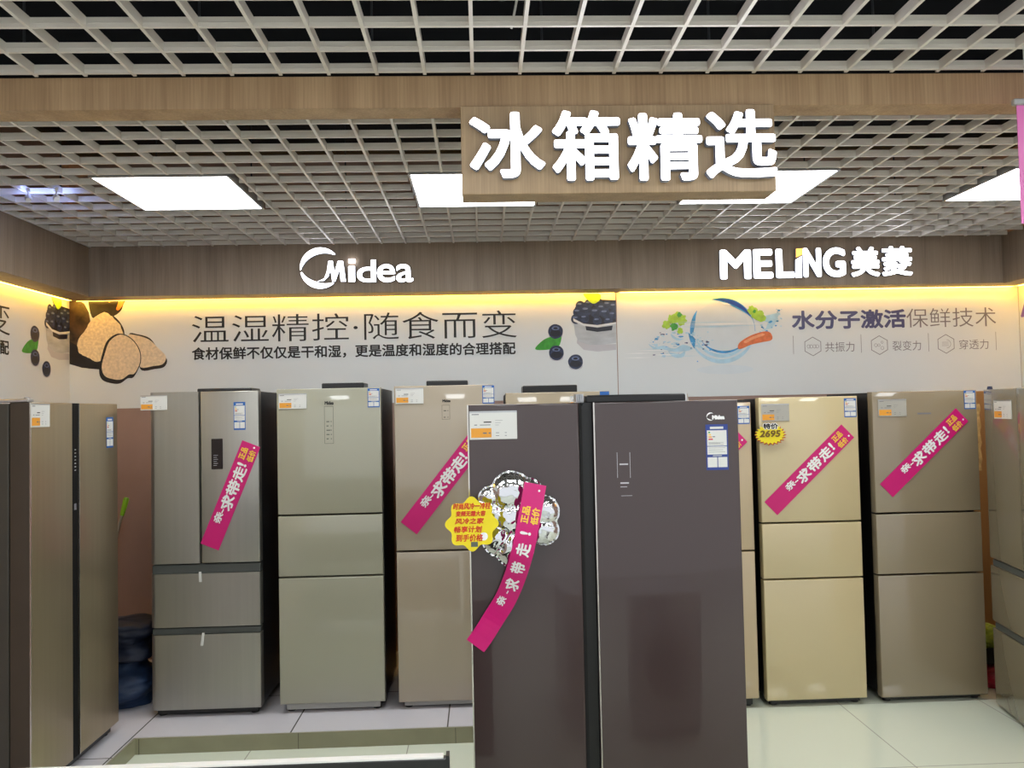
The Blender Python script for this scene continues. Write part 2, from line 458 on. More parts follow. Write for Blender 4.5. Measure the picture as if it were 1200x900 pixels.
# ------------------------------------------------------------------ picture boards
def blob(cx, cz, r, n=36, amp=0.08, seed=0, sx=1, sz=1):
    return [(cx+sx*r*(1+amp*(noise.noise(Vector((math.cos(a)*1.7+seed*9.1, math.sin(a)*1.7, seed))) + 0.5*noise.noise(Vector((math.cos(a)*4+seed, math.sin(a)*4, seed*3)))))*math.cos(a),
             cz+sz*r*(1+amp*(noise.noise(Vector((math.cos(a)*1.7+seed*9.1, math.sin(a)*1.7, seed))) + 0.5*noise.noise(Vector((math.cos(a)*4+seed, math.sin(a)*4, seed*3)))))*math.sin(a)) for a in [2*PI*i/n for i in range(n)]]
def smooth_loop(pts, k=4):
    """closed Catmull-Rom through an outline"""
    out = []; n = len(pts)
    for i in range(n):
        p0, p1, p2, p3 = [Vector((*pts[(i+j-1) % n], 0)) for j in range(4)]
        for s in range(k):
            t = s/k
            v = 0.5*((2*p1)+(p2-p0)*t+(2*p0-5*p1+4*p2-p3)*t*t+(3*p1-p0-3*p2+p3)*t**3)
            out.append((v.x, v.y))
    return out
M_AVO = mat('print_dark_rind', (74, 56, 36), 0.3, var=0.75, scale=14)
M_DARKF = mat('print_near_black', (30, 24, 24), 0.3, var=0.5, scale=20)
M_TRUF = mat('print_cream_slice', (240, 216, 178), 0.3, var=0.2, scale=60)
M_TRUF2 = mat('print_beige_slice', (232, 210, 178), 0.3, var=0.16, scale=55)
M_RIM = mat('print_black_rim', (28, 22, 24), 0.3, var=0.3)
M_PEACH = mat('print_orange_glow', (206, 130, 76), 0.3, var=0.25, scale=16)
M_BERRY = mat('print_berry_blue', (38, 48, 78), 0.3, var=0.5, scale=40)
M_BERRYD = mat('print_berry_dark', (22, 24, 40), 0.3, var=0.4, scale=40)
M_BERRYL = mat('print_berry_bloom', (98, 112, 150), 0.3, var=0.25, scale=60)
M_LEAF = mat('print_leaf_green', (62, 158, 48), 0.3, var=0.25, scale=30)
M_LEAFY = mat('print_leaf_lime', (164, 206, 56), 0.3, var=0.2, scale=30)
M_GLASS = mat('print_glass_grey', (186, 192, 198), 0.25, var=0.14, scale=9, stretch=(1, 1, 3))
M_GLASSR = mat('print_glass_rim', (222, 226, 230), 0.25, var=0.05)
M_SMUDGE = mat('print_pale_grey', (196, 196, 202), 0.25, var=0.03)
XC0 = at_y(72.5, 420, YW).x
XB = at_y(723, 400, YW).x

def midea_art(t, right, S, full):
    """printed picture: `right` = local x of the board's right edge; S = (px,py) -> local (x, z) on the printed board"""
    b = MB()
    z1, z2 = S(0, 366)[1], S(0, 402)[1]
    p0 = S(225, 402); p1 = S(605, 363.5)
    b.text('温湿精控·随食而变', p0[0], p0[1], p1[0], p1[1], -0.0015, M_INK, offset=-0.006)
    b.build('lettering', t)
    b = MB(); p0 = S(225, 422.5); p1 = S(604, 400.5)
    b.text('食材保鲜不仅仅是干和湿，更是温度和湿度的合理搭配', p0[0], p0[1], p1[0], p1[1], -0.0015, M_INK, bold=0.0022)
    b.build('small_lettering', t)
    r = (S(660, 0)[0]-S(651, 0)[0])
    for (px, py) in ((651, 388.5), (652, 413.5), (674.5, 424)):
        b = MB(); c = S(px, py)
        b.poly(blob(c[0], c[1]-r*0.55, r*0.9, 24, 0.02, 3, 1, 0.55), -0.0008, M_SMUDGE)
        b.poly(blob(c[0], c[1], r*0.95, 28, 0.03, px), -0.0012, M_BERRY)
        b.poly(blob(c[0], c[1]-r*0.25, r*0.62, 24, 0.04, px+1, 1.2, 0.7), -0.0016, M_BERRYD)
        b.poly(blob(c[0], c[1]+r*0.42, r*0.5, 20, 0.12, px+2, 1, 0.5), -0.002, M_BERRYL)
        b.poly(blob(c[0], c[1]+r*0.42, r*0.28, 16, 0.12, px+3, 1, 0.5), -0.0024, M_BERRYD)
        b.build('berry_picture', t)
    lf = smooth_loop([S(*p) for p in ((627, 409), (636, 399), (646, 394.5), (657, 393), (657, 401), (653, 407), (640, 410))])
    MB().poly(lf, -0.0011, M_LEAF).build('leaf_picture', t)
    # bowl of berries, cut by the board's edge
    xr = right-0.002
    def clipx(pts): return [(min(x, xr), z) for x, z in pts]
    b = MB()
    b.poly(clipx([S(*p) for p in ((671.5, 370), (674, 392), (678, 400), (690, 404), (705, 404), (722, 402), (722, 370))]), -0.001, M_GLASS)
    b.poly(clipx([S(*p) for p in ((677, 393), (684, 401), (700, 404), (722, 403), (722, 410), (700, 412), (684, 410), (676, 402))]), -0.0007, M_SMUDGE)
    b.poly(clipx([S(*p) for p in ((671.5, 373), (684, 379.5), (700, 381), (722, 377.5), (722, 379.5), (700, 383.5), (684, 382), (672, 376.5))]), -0.0036, M_GLASSR)
    b.poly(clipx([S(*p) for p in ((686, 382), (700, 384), (718, 381.5), (717, 387), (700, 389), (687, 387))]), -0.0013, M_BERRYD)
    b.poly(clipx([S(*p) for p in ((672, 372), (674, 360), (684, 354.5), (700, 351), (722, 352), (722, 378), (700, 381), (682, 379))]), -0.0014, M_BERRYD)
    rnd = random.Random(4)
    for i, (px, py) in enumerate(((680, 358), (690, 356), (701, 355), (712, 357), (719, 359), (677, 366), (687, 364), (698, 366), (709, 367), (718, 369), (675, 374), (685, 373), (700, 376), (713, 376), (705, 361))):
        c = S(px, py); rr = r*rnd.uniform(0.55, 0.72)
        b.poly(clipx(blob(c[0], c[1], rr, 18, 0.04, i)), -0.0018-i*0.00006, M_BERRY)
        b.poly(clipx(blob(c[0]-rr*0.2, c[1]+rr*0.35, rr*0.4, 12, 0.1, i+5, 1.3, 0.5)), -0.0028-i*0.00003, M_BERRYL)
    b.build('bowl_picture', t)
    MB().poly(smooth_loop([S(*p) for p in ((683.5, 344), (692, 342), (703, 345), (703, 351), (696, 356), (689, 352))]), -0.0042, M_LEAFY).build('leaf_picture', t)
    if not full: return
    b = MB()
    b.poly(smooth_loop([S(*p) for p in ((104, 349), (120, 349), (146, 349), (144.5, 357), (141, 365), (131, 371), (117, 369), (108, 372))]), -0.0008, M_DARKF)
    b.poly(smooth_loop([S(*p) for p in ((124, 350), (144, 350), (143.5, 358), (138, 364), (133, 358))], 3), -0.001, M_PEACH)
    b.poly(smooth_loop([S(*p) for p in ((133, 350), (139, 350), (136, 362), (130, 366), (127, 358))], 3), -0.0012, M_DARKF)
    b.build('truffle_picture', t)
    x72 = S(73, 400)[0]
    b = MB()
    pts = [S(*p) for p in ((73, 350), (93, 352), (99, 356), (104, 366), (106, 376), (101, 392), (100, 408), (108, 417), (119, 424), (117, 433), (104, 432), (88, 428), (73, 424))]
    b.poly([(max(x, x72), z) for x, z in pts], -0.001, M_AVO)
    b.poly([(max(x, x72), z) for x, z in [S(*p) for p in ((73, 380), (82, 400), (98, 410), (118, 424), (117, 433), (96, 431), (73, 424))]], -0.0014, M_DARKF)
    b.build('avocado_picture', t)
    def cv(L): return [S(x/4, 300+y/4) for x, y in L]
    b = MB()
    s1 = [(485, 265), (520, 280), (560, 320), (578, 370), (560, 420), (500, 470), (455, 497), (420, 480), (375, 455), (365, 400), (400, 350), (430, 300)]
    b.poly(smooth_loop(cv([(x+6, y-5) if y < 400 else (x, y) for x, y in s1])), -0.0016, M_RIM); s1 = smooth_loop(s1, 6); s1 = [(x+5*noise.noise(Vector((x*.09, y*.09, 1))), y+5*noise.noise(Vector((x*.09, y*.09, 7)))) for x, y in s1]
    b.poly(cv(s1), -0.002, M_TRUF)
    s3 = [(600, 376), (640, 372), (700, 392), (740, 430), (778, 470), (765, 506), (720, 516), (660, 522), (640, 470)]
    b.poly(smooth_loop(cv([(x+5, y+(14 if y > 420 else -5)) for x, y in s3])), -0.0022, M_RIM); b.poly(smooth_loop(cv(s3)), -0.0026, M_TRUF2)
    s2 = [(564, 369), (616, 390), (652, 440), (657, 498), (632, 550), (605, 556), (572, 578), (535, 578), (492, 562), (478, 520), (492, 460), (515, 400)]
    b.poly(smooth_loop(cv([(570+(x-570)*1.05-8, 475+(y-475)*1.05+14 if y > 470 else 475+(y-475)*1.05) for x, y in s2])), -0.003, M_RIM)
    b.poly(smooth_loop(cv([(570+(x-570)*1.045, 475+(y-475)*1.045) for x, y in s2])), -0.0032, M_RIM)
    b.poly(smooth_loop(cv(s2)), -0.0036, M_TRUF2)
    b.build('slice_picture', t)

M_SHINE = M_BOARD
t = thing('picture_board', 'white wall board with truffle slices, blueberries and a long black slogan', 'wall poster', ((XC0+XB)/2, YW-0.003, ZB), 0, 'picture boards on the walls')
hw = (XB-XC0)/2
MB().box(-hw, hw-0.003, 0, 0.003, 0, ZS0+0.25-ZB, M_BOARD).build('board', t)
midea_art(t, hw, lambda px, py: pl(t, px, py), True)
T_MID = t

# the same picture again on the left side wall, ending at the corner
YL0, YL1 = 1.0, YW-0.004
t2 = thing('picture_board', 'white board on the left side wall with blueberries and the end of a slogan', 'wall poster', (XLW+0.003, (YL0+YL1)/2, ZB), PI/2, 'picture boards on the walls')
hl = (YL1-YL0)/2
MB().box(-hl, hl, 0, 0.003, 0, ZS0+0.25-ZB, M_BOARD).build('board', t2)
dR = hl-hw
midea_art(t2, hl, lambda px, py: (pl(T_MID, px, py)[0]+dR, pl(T_MID, px, py)[1]), False)

# right board: water ring
XE = XRW-0.004
t = thing('picture_board', 'white wall board with a blue water ring, a carrot and blue-grey writing', 'wall poster', ((XB+XE)/2, YW-0.003, ZB), 0, 'picture boards on the walls')
hw2 = (XE-XB)/2
MB().box(-hw2+0.003, hw2, 0, 0.003, 0, ZS0+0.25-ZB, M_BOARD).build('board', t)
def S(px, py): return pl(t, px, py)
M_SLATE = mat('print_slate_blue', (78, 80, 122), 0.4, var=0.02)
M_GREYT = mat('print_mid_grey', (120, 116, 122), 0.4, var=0.02)
M_BL0 = mat('print_deep_blue', (26, 66, 168), 0.3, var=0.35, scale=18)
M_BL1 = mat('print_water_blue', (66, 150, 206), 0.3, var=0.3, scale=22)
M_BL2 = mat('print_pale_water', (176, 212, 228), 0.3, var=0.10, scale=22)
M_BL3 = mat('print_faint_water', (212, 221, 226), 0.3, var=0.02, scale=12)
M_CAR = mat('print_carrot', (224, 116, 62), 0.3, var=0.16, scale=40)
M_CARL = mat('print_carrot_light', (240, 160, 112), 0.3, var=0.1, scale=40)
b = MB(); p0 = S(928, 386.5); p1 = S(1061, 362)
b.text('水分子激活', p0[0], p0[1], p1[0], p1[1], -0.0015, M_SLATE, bold=0.005); b.build('lettering', t)['label'] = 'bold slate-blue lettering'
b = MB(); p0 = S(1062.5, 384); p1 = S(1166.5, 360)
b.text('保鲜技术', p0[0], p0[1], p1[0], p1[1], -0.0015, M_GREYT, offset=-0.006); b.build('lettering', t)['label'] = 'thin grey lettering'
for k, (cx, cy, tx0, tx1, word) in enumerate(((952.5, 406, 967, 1001, '共振力'), (1030.5, 404.5, 1046, 1079, '裂变力'), (1108.5, 403, 1124, 1158, '穿透力'))):
    b = MB(); p0 = S(tx0, cy+6.5); p1 = S(tx1, cy-5.5)
    b.text(word, p0[0], p0[1], p1[0], p1[1], -0.0015, M_GREYT, offset=-0.004)
    c = S(cx, cy); R = S(cx+11.2, cy)[0]-c[0]
    for i in range(6):
        a, a_ = PI/2+i*PI/3, PI/2+(i+1)*PI/3
        o1 = [(c[0]+R*math.cos(x), c[1]+R*math.sin(x)) for x in (a, a_)]; i1 = [(c[0]+R*0.93*math.cos(x), c[1]+R*0.93*math.sin(x)) for x in (a_, a)]
        b.poly(o1+i1, -0.0015, M_GREYT)
    def ringlet(x, z, r, w=0.0022, a0=0, a1=2*PI):
        n = 16
        o_ = [(x+r*math.cos(a0+(a1-a0)*i/n), z+r*math.sin(a0+(a1-a0)*i/n)) for i in range(n+1)]
        i_ = [(x+(r-w)*math.cos(a0+(a1-a0)*i/n), z+(r-w)*math.sin(a0+(a1-a0)*i/n)) for i in range(n+1)]
        for i in range(n): b.poly([o_[i], o_[i+1], i_[i+1], i_[i]], -0.0015, M_GREYT)
    if k == 0:
        for dx in (-0.03, -0.012, 0.012, 0.03): ringlet(c[0]+dx, c[1], 0.013)
    if k == 1:
        ringlet(c[0]-0.026, c[1], 0.012); ringlet(c[0]-0.004, c[1], 0.010); ringlet(c[0]+0.02, c[1]+0.02, 0.009); ringlet(c[0]+0.02, c[1]-0.02, 0.012)
    if k == 2:
        for dz in (-0.012, 0, 0.012): b.rect(c[0]-0.03, c[0]+0.02, c[1]+dz-0.001, c[1]+dz+0.001, -0.0015, M_GREYT)
        ringlet(c[0]+0.005, c[1], 0.03, 0.0022, -PI/2, PI/2)
    b.build('feature_icon', t)
for cx in (930, 1009.5, 1088.5, 1167.5):
    b = MB(); p0 = S(cx, 415-(cx-930)*0.02); p1 = S(cx, 393.5-(cx-930)*0.02); b.rect(p0[0]-0.0015, p0[0]+0.0015, p0[1], p1[1], -0.0012, M_GREYT); b.build('divider_line', t)
def crescent(b, cx, cy, R, a0, a1, wf, y, m, ry=1.0):
    n = 28; o_ = []; i_ = []
    for i in range(n+1):
        u = i/n; a = math.radians(a0+(a1-a0)*u); w = wf(u)
        o_.append(S(cx+R*math.cos(a), cy-ry*R*math.sin(a))); i_.append(S(cx+(R-w)*math.cos(a), cy-ry*(R-w)*math.sin(a)))
    for i in range(n): b.poly([o_[i], i_[i], i_[i+1], o_[i+1]], y, m)
b = MB()
c = S(850, 433); b.poly(blob(c[0], c[1], 0.2, 40, 0.02, 2, 1, 0.16), -0.0006, M_BL3)
c = S(845, 388); b.poly(blob(c[0], c[1], 0.205, 40, 0.01, 2, 0.98, 1), -0.0008, M_BL3)
crescent(b, 846, 388, 38, 205, 350, lambda u: 1+4*math.sin(PI*u), -0.0012, M_BL2)
crescent(b, 846, 386, 33, 200, 345, lambda u: 0.6+3.4*math.sin(PI*u), -0.0014, M_BL2)
crescent(b, 848, 383, 31, 215, 320, lambda u: 0.4+2.4*math.sin(PI*u), -0.0016, M_BL1)
crescent(b, 846, 388, 39, 108, 0, lambda u: 0.4+7.2*math.sin(PI*min(1, u*1.25))**1.0 if u < 0.8 else 0.5, -0.0018, M_BL1)
crescent(b, 846, 388, 38, 104, 28, lambda u: 0.3+4.6*math.sin(PI*u), -0.0022, M_BL0)
crescent(b, 846, 387, 37.5, 142, 200, lambda u: 0.5+4.6*math.sin(PI*u), -0.0018, M_BL1)
crescent(b, 843, 387, 36.5, 185, 216, lambda u: 0.5+5.6*math.sin(PI*u), -0.002, M_BL1)
p = [S(*q) for q in ((843, 354), (852, 355.2), (857, 357.5), (849, 357))]; b.poly(p, -0.0026, M_WHITEP)
b.build('water_ring_picture', t)
b = MB(); rnd = random.Random(11)
for i in range(90):
    px = rnd.uniform(762, 835); py = 403+rnd.gauss(0, 6.5)+(px-765)*-0.03
    c = S(px, py); r = rnd.uniform(0.002, 0.009)
    b.poly(blob(c[0], c[1], r, 14, 0.5, i, rnd.uniform(0.8, 2.2), rnd.uniform(0.4, 1)), -0.0014-i*0.00002, rnd.choice([M_BL1, M_BL2, M_BL2, M_BL2, M_SLATE]))
for pts in (((760, 403), (768, 407), (778, 405), (790, 409), (800, 404), (812, 408), (806, 411), (790, 413), (776, 409), (766, 409)), ((786, 391), (793, 396), (801, 397), (795, 399), (788, 396)), ((784, 413), (797, 415), (803, 410), (801, 418), (791, 419))):
    b.poly(smooth_loop([S(*q) for q in pts], 3), -0.001, M_BL2)
for i in range(16):
    y0 = 377+i*0.85; x0 = rnd.uniform(782, 815); x1 = rnd.uniform(860, 905)
    if i > 8: y0 = 394+i*1.7; x0 = rnd.uniform(728, 775); x1 = x0+rnd.uniform(30, 75)
    p0 = S(x0, y0); p1 = S(x1, y0-(x1-x0)*0.017)
    b.poly([p0, ((p0[0]+p1[0])/2, (p0[1]+p1[1])/2-0.0022), p1, ((p0[0]+p1[0])/2, (p0[1]+p1[1])/2+0.0022)], -0.0028-i*0.00002, rnd.choice([M_BL3, M_BL2, M_WHITEP]))
for i in range(44):
    px = rnd.uniform(890, 918); py = 384-(px-893)*0.5+rnd.gauss(0, 6); c = S(px, py)
    b.poly(blob(c[0], c[1], rnd.uniform(0.003, 0.009), 12, 0.4, i+40, 1.3, 0.8), -0.0014-i*0.00002, rnd.choice([M_BL1, M_BL2, M_BL2]))
b.poly([S(*q) for q in ((893, 371), (914, 366), (905, 385), (897, 386), (900, 378))], -0.001, M_BL2)
b.build('splash_picture', t)
b = MB()
for i, (px, py, r, m) in enumerate(((793, 372, 6.5, M_LEAFY), (799, 375, 6, M_LEAFY), (787, 374, 5, M_LEAFY), (781, 381, 5, M_LEAFY), (797, 388, 3.5, M_LEAFY), (790, 383, 4.5, M_LEAF), (796, 369, 3, M_LEAF))):
    c = S(px, py); b.poly(blob(c[0], c[1], r*0.0059, 26, 0.45, i+3), -0.002-i*0.0001, m)
b.build('herb_picture', t)
b = MB()
for i, (px, py, r, m) in enumerate(((882, 364, 6, M_LEAFY), (888, 369, 7, M_LEAFY), (893, 373, 4.5, M_LEAFY), (884, 365, 2, M_LEAF))):
    c = S(px, py); b.poly(blob(c[0], c[1], r*0.0059, 26, 0.4, i+13), -0.002-i*0.0001, m)
b.build('herb_picture', t)
b = MB()
b.poly(smooth_loop([S(*q) for q in ((864.5, 407.5), (867, 401), (880, 393), (895, 388.5), (902, 389.5), (905, 395), (903, 399), (893, 401), (880, 404), (868, 409))]), -0.003, M_CAR)
b.poly(smooth_loop([S(*q) for q in ((872, 400), (882, 394.5), (893, 391), (896, 392.5), (884, 397), (874, 402))]), -0.0034, M_CARL)
b.build('carrot_picture', t)

# board on the right wall
t = thing('picture_board', 'white board on the right side wall, barely in view at the photo edge', 'wall poster', (XRW-0.003, 4.0, ZB), -PI/2, 'picture boards on the walls')
MB().box(-1.595, 1.6, 0, 0.003, 0, ZS0+0.25-ZB, M_BOARD).build('board', t)
M_VIO = mat('print_violet', (120, 84, 176), 0.4, var=0.05)
p0 = pl(t, 1196.5, 372); b = MB()
b.text('A', p0[0], p0[1], p0[0]+0.24, p0[1]+0.23, -0.0015, M_VIO, bold=0.008); b.build('lettering', t)

# ------------------------------------------------------------------ refrigerators
def steel(name, rgb, rough=0.28): return mat(name, rgb, rough, metal=0.85, var=0.03, scale=3, stretch=(14, 14, 0.4))
def glassy(name, rgb, rough=0.25, coat=0.9): return mat(name, rgb, rough, coat=coat, var=0.025, scale=1.5, coat_rough=0.025)
M_SCREEN = mat('black_display', (14, 14, 18), 0.15, coat=0.5)
M_DOTS = mat('pale_icons', (190, 190, 195), 0.5)
M_RECESS = mat('dark_grey_recess', (84, 88, 86), 0.4, var=0.06)
M_FOOT = mat('rubber_foot', (22, 22, 22), 0.7)
M_KICK = mat('pale_plinth', (176, 176, 172), 0.35, var=0.04)

def door_mesh(x0, x1, z0, z1, m, D=0.055, bev=0.006, side=None, big=None):
    D = D or 0.055
    b = MB()
    if big:      # large rounding on one vertical front edge ('l' or 'r')
        pts = []
        n = 8
        xs = x0 if big == 'l' else x1; sg = 1 if big == 'l' else -1
        prof = [(xs+sg*0.035*(1-math.cos(PI/2*i/n)), 0.045*(1-math.sin(PI/2*i/n))) for i in range(n+1)]
        far = x1 if big == 'l' else x0
        prof = [(xs, D)]+prof+[(far-sg*0.003, 0), (far, 0.004), (far, D)]
        N = len(prof); V = [(x, y, z0) for x, y in prof]+[(x, y, z1) for x, y in prof]
        F = []
        for i in range(N):
            j = (i+1) % N
            F.append((i, j, j+N, i+N) if big == 'l' else (j, i, i+N, j+N))
        F.append(tuple(range(N))[::-1] if big == 'l' else tuple(range(N))); F.append(tuple(range(N, 2*N)) if big == 'l' else tuple(range(2*N-1, N-1, -1)))
        b.add(V, F, m)
    else:
        b.box(x0, x1, 0, D, z0, z1, m, bev, 3, 'f')
        if side:
            b.box(x0-0.0012, x0+0.003, -0.0015, 0.004, z0, z1, side)
    return b

def energy_label(t, x0, z0, x1, z1, y=0.0, navy=False):
    """sticker: blue surround with white fields, coloured grades and grey text bars"""
    c = M_LABELN if navy else M_LABELB
    w, h = x1-x0, z1-z0; b = MB()
    b.rect(x0, x1, z0, z1, y-0.0008, c)
    b.rect(x0+w*.06, x1-w*.06, z0+h*.53, z0+h*.87, y-0.0012, M_CARD); b.rect(x0+w*.06, x1-w*.06, z0+h*.34, z0+h*.515, y-0.0012, M_CARD)
    b.rect(x0+w*.06, x0+w*.49, z0+h*.06, z0+h*.28, y-0.0012, M_CARD); b.rect(x0+w*.53, x1-w*.06, z0+h*.06, z0+h*.28, y-0.0012, M_CARD)
    for i, m in enumerate((M_GREEN, M_YELP, M_ORANGE, M_RED)):
        b.rect(x0+w*.12, x0+w*(.2+.04*i), z0+h*(.81-.05*i), z0+h*(.84-.05*i), y-0.0016, m)
    for i in range(3): b.rect(x0+w*.12, x1-w*(.2+.15*(i % 2)), z0+h*(.6-.02*i), z0+h*(.607-.02*i), y-0.0016, M_INKG)
    for i in range(3): b.rect(x0+w*.12, x1-w*(.14+.1*(i % 2)), z0+h*(.48-.045*i), z0+h*(.487-.045*i), y-0.0016, M_INKG)
    b.rect(x0+w*.2, x1-w*.2, z0+h*.9, z0+h*.95, y-0.0014, M_CARD); b.rect(x0+w*.3, x1-w*.3, z0+h*.305, z0+h*.32, y-0.0014, M_CARD)
    b.rect(x0+w*.3, x0+w*.42, z0+h*.72, z0+h*.74, y-0.0016, M_INKG)
    return b.build('energy_label', t)

def fridge(label, xl, xr, zt, Y, base, mats, doors, depth=0.62, cover=None, display=None, energy=None, feet='dark', group=True, recess=(), loc=None, rotz=0, big=None, strip=None, D=0.055):
    """doors: list of (x0, x1, z0, z1) as local fractions of the width and absolute heights above `base`"""
    w = xr-xl
    t = thing('refrigerator', label, 'refrigerator', loc or ((xl+xr)/2, Y, base), rotz, 'refrigerators on display')
    H = zt-base; h = w/2
    dm, bm_ = mats
    MB().box(-h+0.003, h-0.003, D+0.007, depth, 0.045, H-0.004, bm_, 0.006, 2, 'v').build('cabinet', t)
    MB().box(-h+0.012, h-0.012, D-0.005, D+0.013, 0.06, H-0.012, M_GASKET).build('gasket', t)
    for i, (a, c, z0, z1) in enumerate(doors):
        bg = None
        if big: bg = 'l' if (a < 0.02 and 'l' in big) else None
        o = door_mesh(-h+a*w, -h+c*w, z0, z1, dm, D=D, side=strip, big=bg).build('drawer' if recess and i > 1 else 'door', t, smooth='auto')
    for (z0, z1, x0f, x1f) in recess:
        MB().box(-h+x0f*w, -h+x1f*w, 0.012, 0.06, z0, z1-0.008, M_RECESS, 0.003, 1).build('handle_recess', t)
    MB().box(-h+0.03, h-0.03, 0.03, 0.07, 0.012, 0.05, M_KICK if feet == 'pale' else M_BLACK).build('plinth', t)
    for x in (-h+0.05, h-0.05):
        MB().tube([(x, 0.06, 0), (x, 0.06, 0.014)], 0.022, M_FOOT, 12).build('foot', t)
        MB().tube([(x, depth-0.06, 0), (x, depth-0.06, 0.05)], 0.022, M_FOOT, 12).build('foot', t)
    if cover:
        MB().box(-h+cover[0]*w, -h+cover[1]*w, cover[3] if len(cover) > 3 else 0.04, 0.22, H-0.006, H+cover[2], M_BLACK, 0.006, 2).build('hinge_cover', t)
    return t

M_CARDG = mat('grey_card', (176, 174, 166), 0.35, var=0.01)
def price_card(t_fr, label, px0, py0, px1, py1, dy=-0.004, card=None):
    """white card in a slim holder with an orange price field"""
    p0 = pl(t_fr, px0, py1, dy); p1 = pl(t_fr, px1, py0, dy)
    w, h = p1[0]-p0[0], p1[1]-p0[1]
    Mw = Matrix.Translation(t_fr.location) @ Matrix.Rotation(t_fr.rotation_euler[2], 4, 'Z')
    t = thing('price_card', label, 'price card', Mw @ Vector(((p0[0]+p1[0])/2, dy, p0[1])), t_fr.rotation_euler[2], 'price cards on the refrigerators')
    MB().box(-w/2, w/2, 0, 0.0036, 0, h, card or M_CARD, 0.001, 1).box(-w/2, w/2, -0.0008, 0.0, h*.94, h, M_ALU).build('card', t)
    MB().rect(-w*.47, -w*.04, h*.07, h*.40, -0.0006, M_ORANGE).build('price_field', t)['label'] = 'orange price field'
    b = MB()
    b.rect(-w*.45, -w*.3, h*.87, h*.90, -0.0006, M_INKG)
    b.rect(-w*.2, -w*.04, h*.59, h*.63, -0.0006, M_INK); b.rect(-w*.4, -w*.34, h*.50, h*.53, -0.0006, M_INKG); b.rect(-w*.28, -w*.06, h*.50, h*.525, -0.0006, M_INKG)
    b.rect(-w*.22, -w*.14, h*.2, h*.25, -0.001, M_INKG); b.rect(-w*.1, -w*.06, h*.2, h*.25, -0.001, M_INKG)
    for k in range(3): b.rect(w*.04, w*(.2-.04*k), h*(.66-.08*k), h*(.67-.08*k), -0.0006, M_INKG)
    for k in range(2): b.rect(w*.05, w*.12, h*(.22-.1*k), h*(.24-.1*k), -0.0006, M_INKG); b.rect(w*.24, w*.28, h*(.22-.1*k), h*(.24-.1*k), -0.0006, M_INKG)
    b.build('print', t)
    return t

def fr_px(Y, x0, x1, ym, top, base):
    """left x, right x, top z of a front standing on plane y = Y, read from the photograph"""
    return at_y(x0, ym, Y).x, at_y(x1, ym, Y).x, at_y(*top, Y).z
PT = 0.08
YA, YR = 4.50, 4.56
M_STA = steel('brushed_steel', (174, 173, 166), 0.36)
M_CHB = glassy('olive_champagne_glass', (168, 167, 148))
M_CHC = glassy('warm_champagne_glass', (174, 162, 142))
M_CHD = glassy('sand_champagne_glass', (172, 158, 132))
M_CHE = glassy('cream_glass', (196, 176, 142))
M_CHF = glassy('gold_champagne_glass', (206, 190, 148))
M_CHG = glassy('bronze_glass', (146, 132, 108))
M_CHH = glassy('dark_bronze_glass', (122, 112, 90))
M_BRZ = steel('bronze_brushed_steel', (174, 160, 134), 0.36)
M_DRK = glassy('brown_black_glass', (58, 42, 42), 0.35, 0.6)
def Z(Y, px, py, base): return at_y(px, py, Y).z - base

# left of the row: steel four-door
l, r, zt = fr_px(YA, 174.5, 304.5, 640, (232, 459), PT)
zz = lambda py, px=240: Z(YA, px, py, PT)
H = zt-PT
sp = (235-174.5)/130
FA = fridge('steel refrigerator with two upper doors, two drawers and a small black display', l, r, zt, YA, PT, (M_STA, M_BODY),
    [(0, sp-0.008, zz(660), H), (sp+0.008, 1, zz(660), H), (0, 1, zz(734.5), zz(672)), (0, 1, zz(831), zz(743.5))], cover=(0.42, 0.92, 0.018), big='l',
    recess=[(zz(672), zz(660), 0.02, 0.995), (zz(743.5), zz(734.5), 0.02, 0.995)])
p0 = pl(FA, 248, 550); p1 = pl(FA, 261, 514)
b = MB(); b.box(p0[0], p1[0], -0.003, 0.0, p0[1], p1[1], M_SCREEN, 0.002, 1)
for k in range(6): b.rect(p0[0]+0.012, p0[0]+0.03+0.006*(k % 2), p0[1]+0.02+0.011*k, p0[1]+0.022+0.011*k, -0.0034, M_DOTS)
b.build('display', FA)
e0 = pl(FA, 274, 504); e1 = pl(FA, 287.5, 471); energy_label(FA, e0[0], e0[1], e1[0], e1[1])
for (px, y0, y1, tl) in ((234.5, 670, 682, 0.4), (238.5, 741.5, 756.5, -2)):
    q0 = pl(FA, px, y0); q1 = pl(FA, px+tl, y1)
    MB().poly([(q1[0]-0.007, q1[1]), (q1[0]+0.007, q1[1]), (q0[0]+0.007, q0[1]), (q0[0]-0.007, q0[1])], -0.002, M_CARD, 0.002).build('protective_tab', FA)['label'] = 'white protective tab'

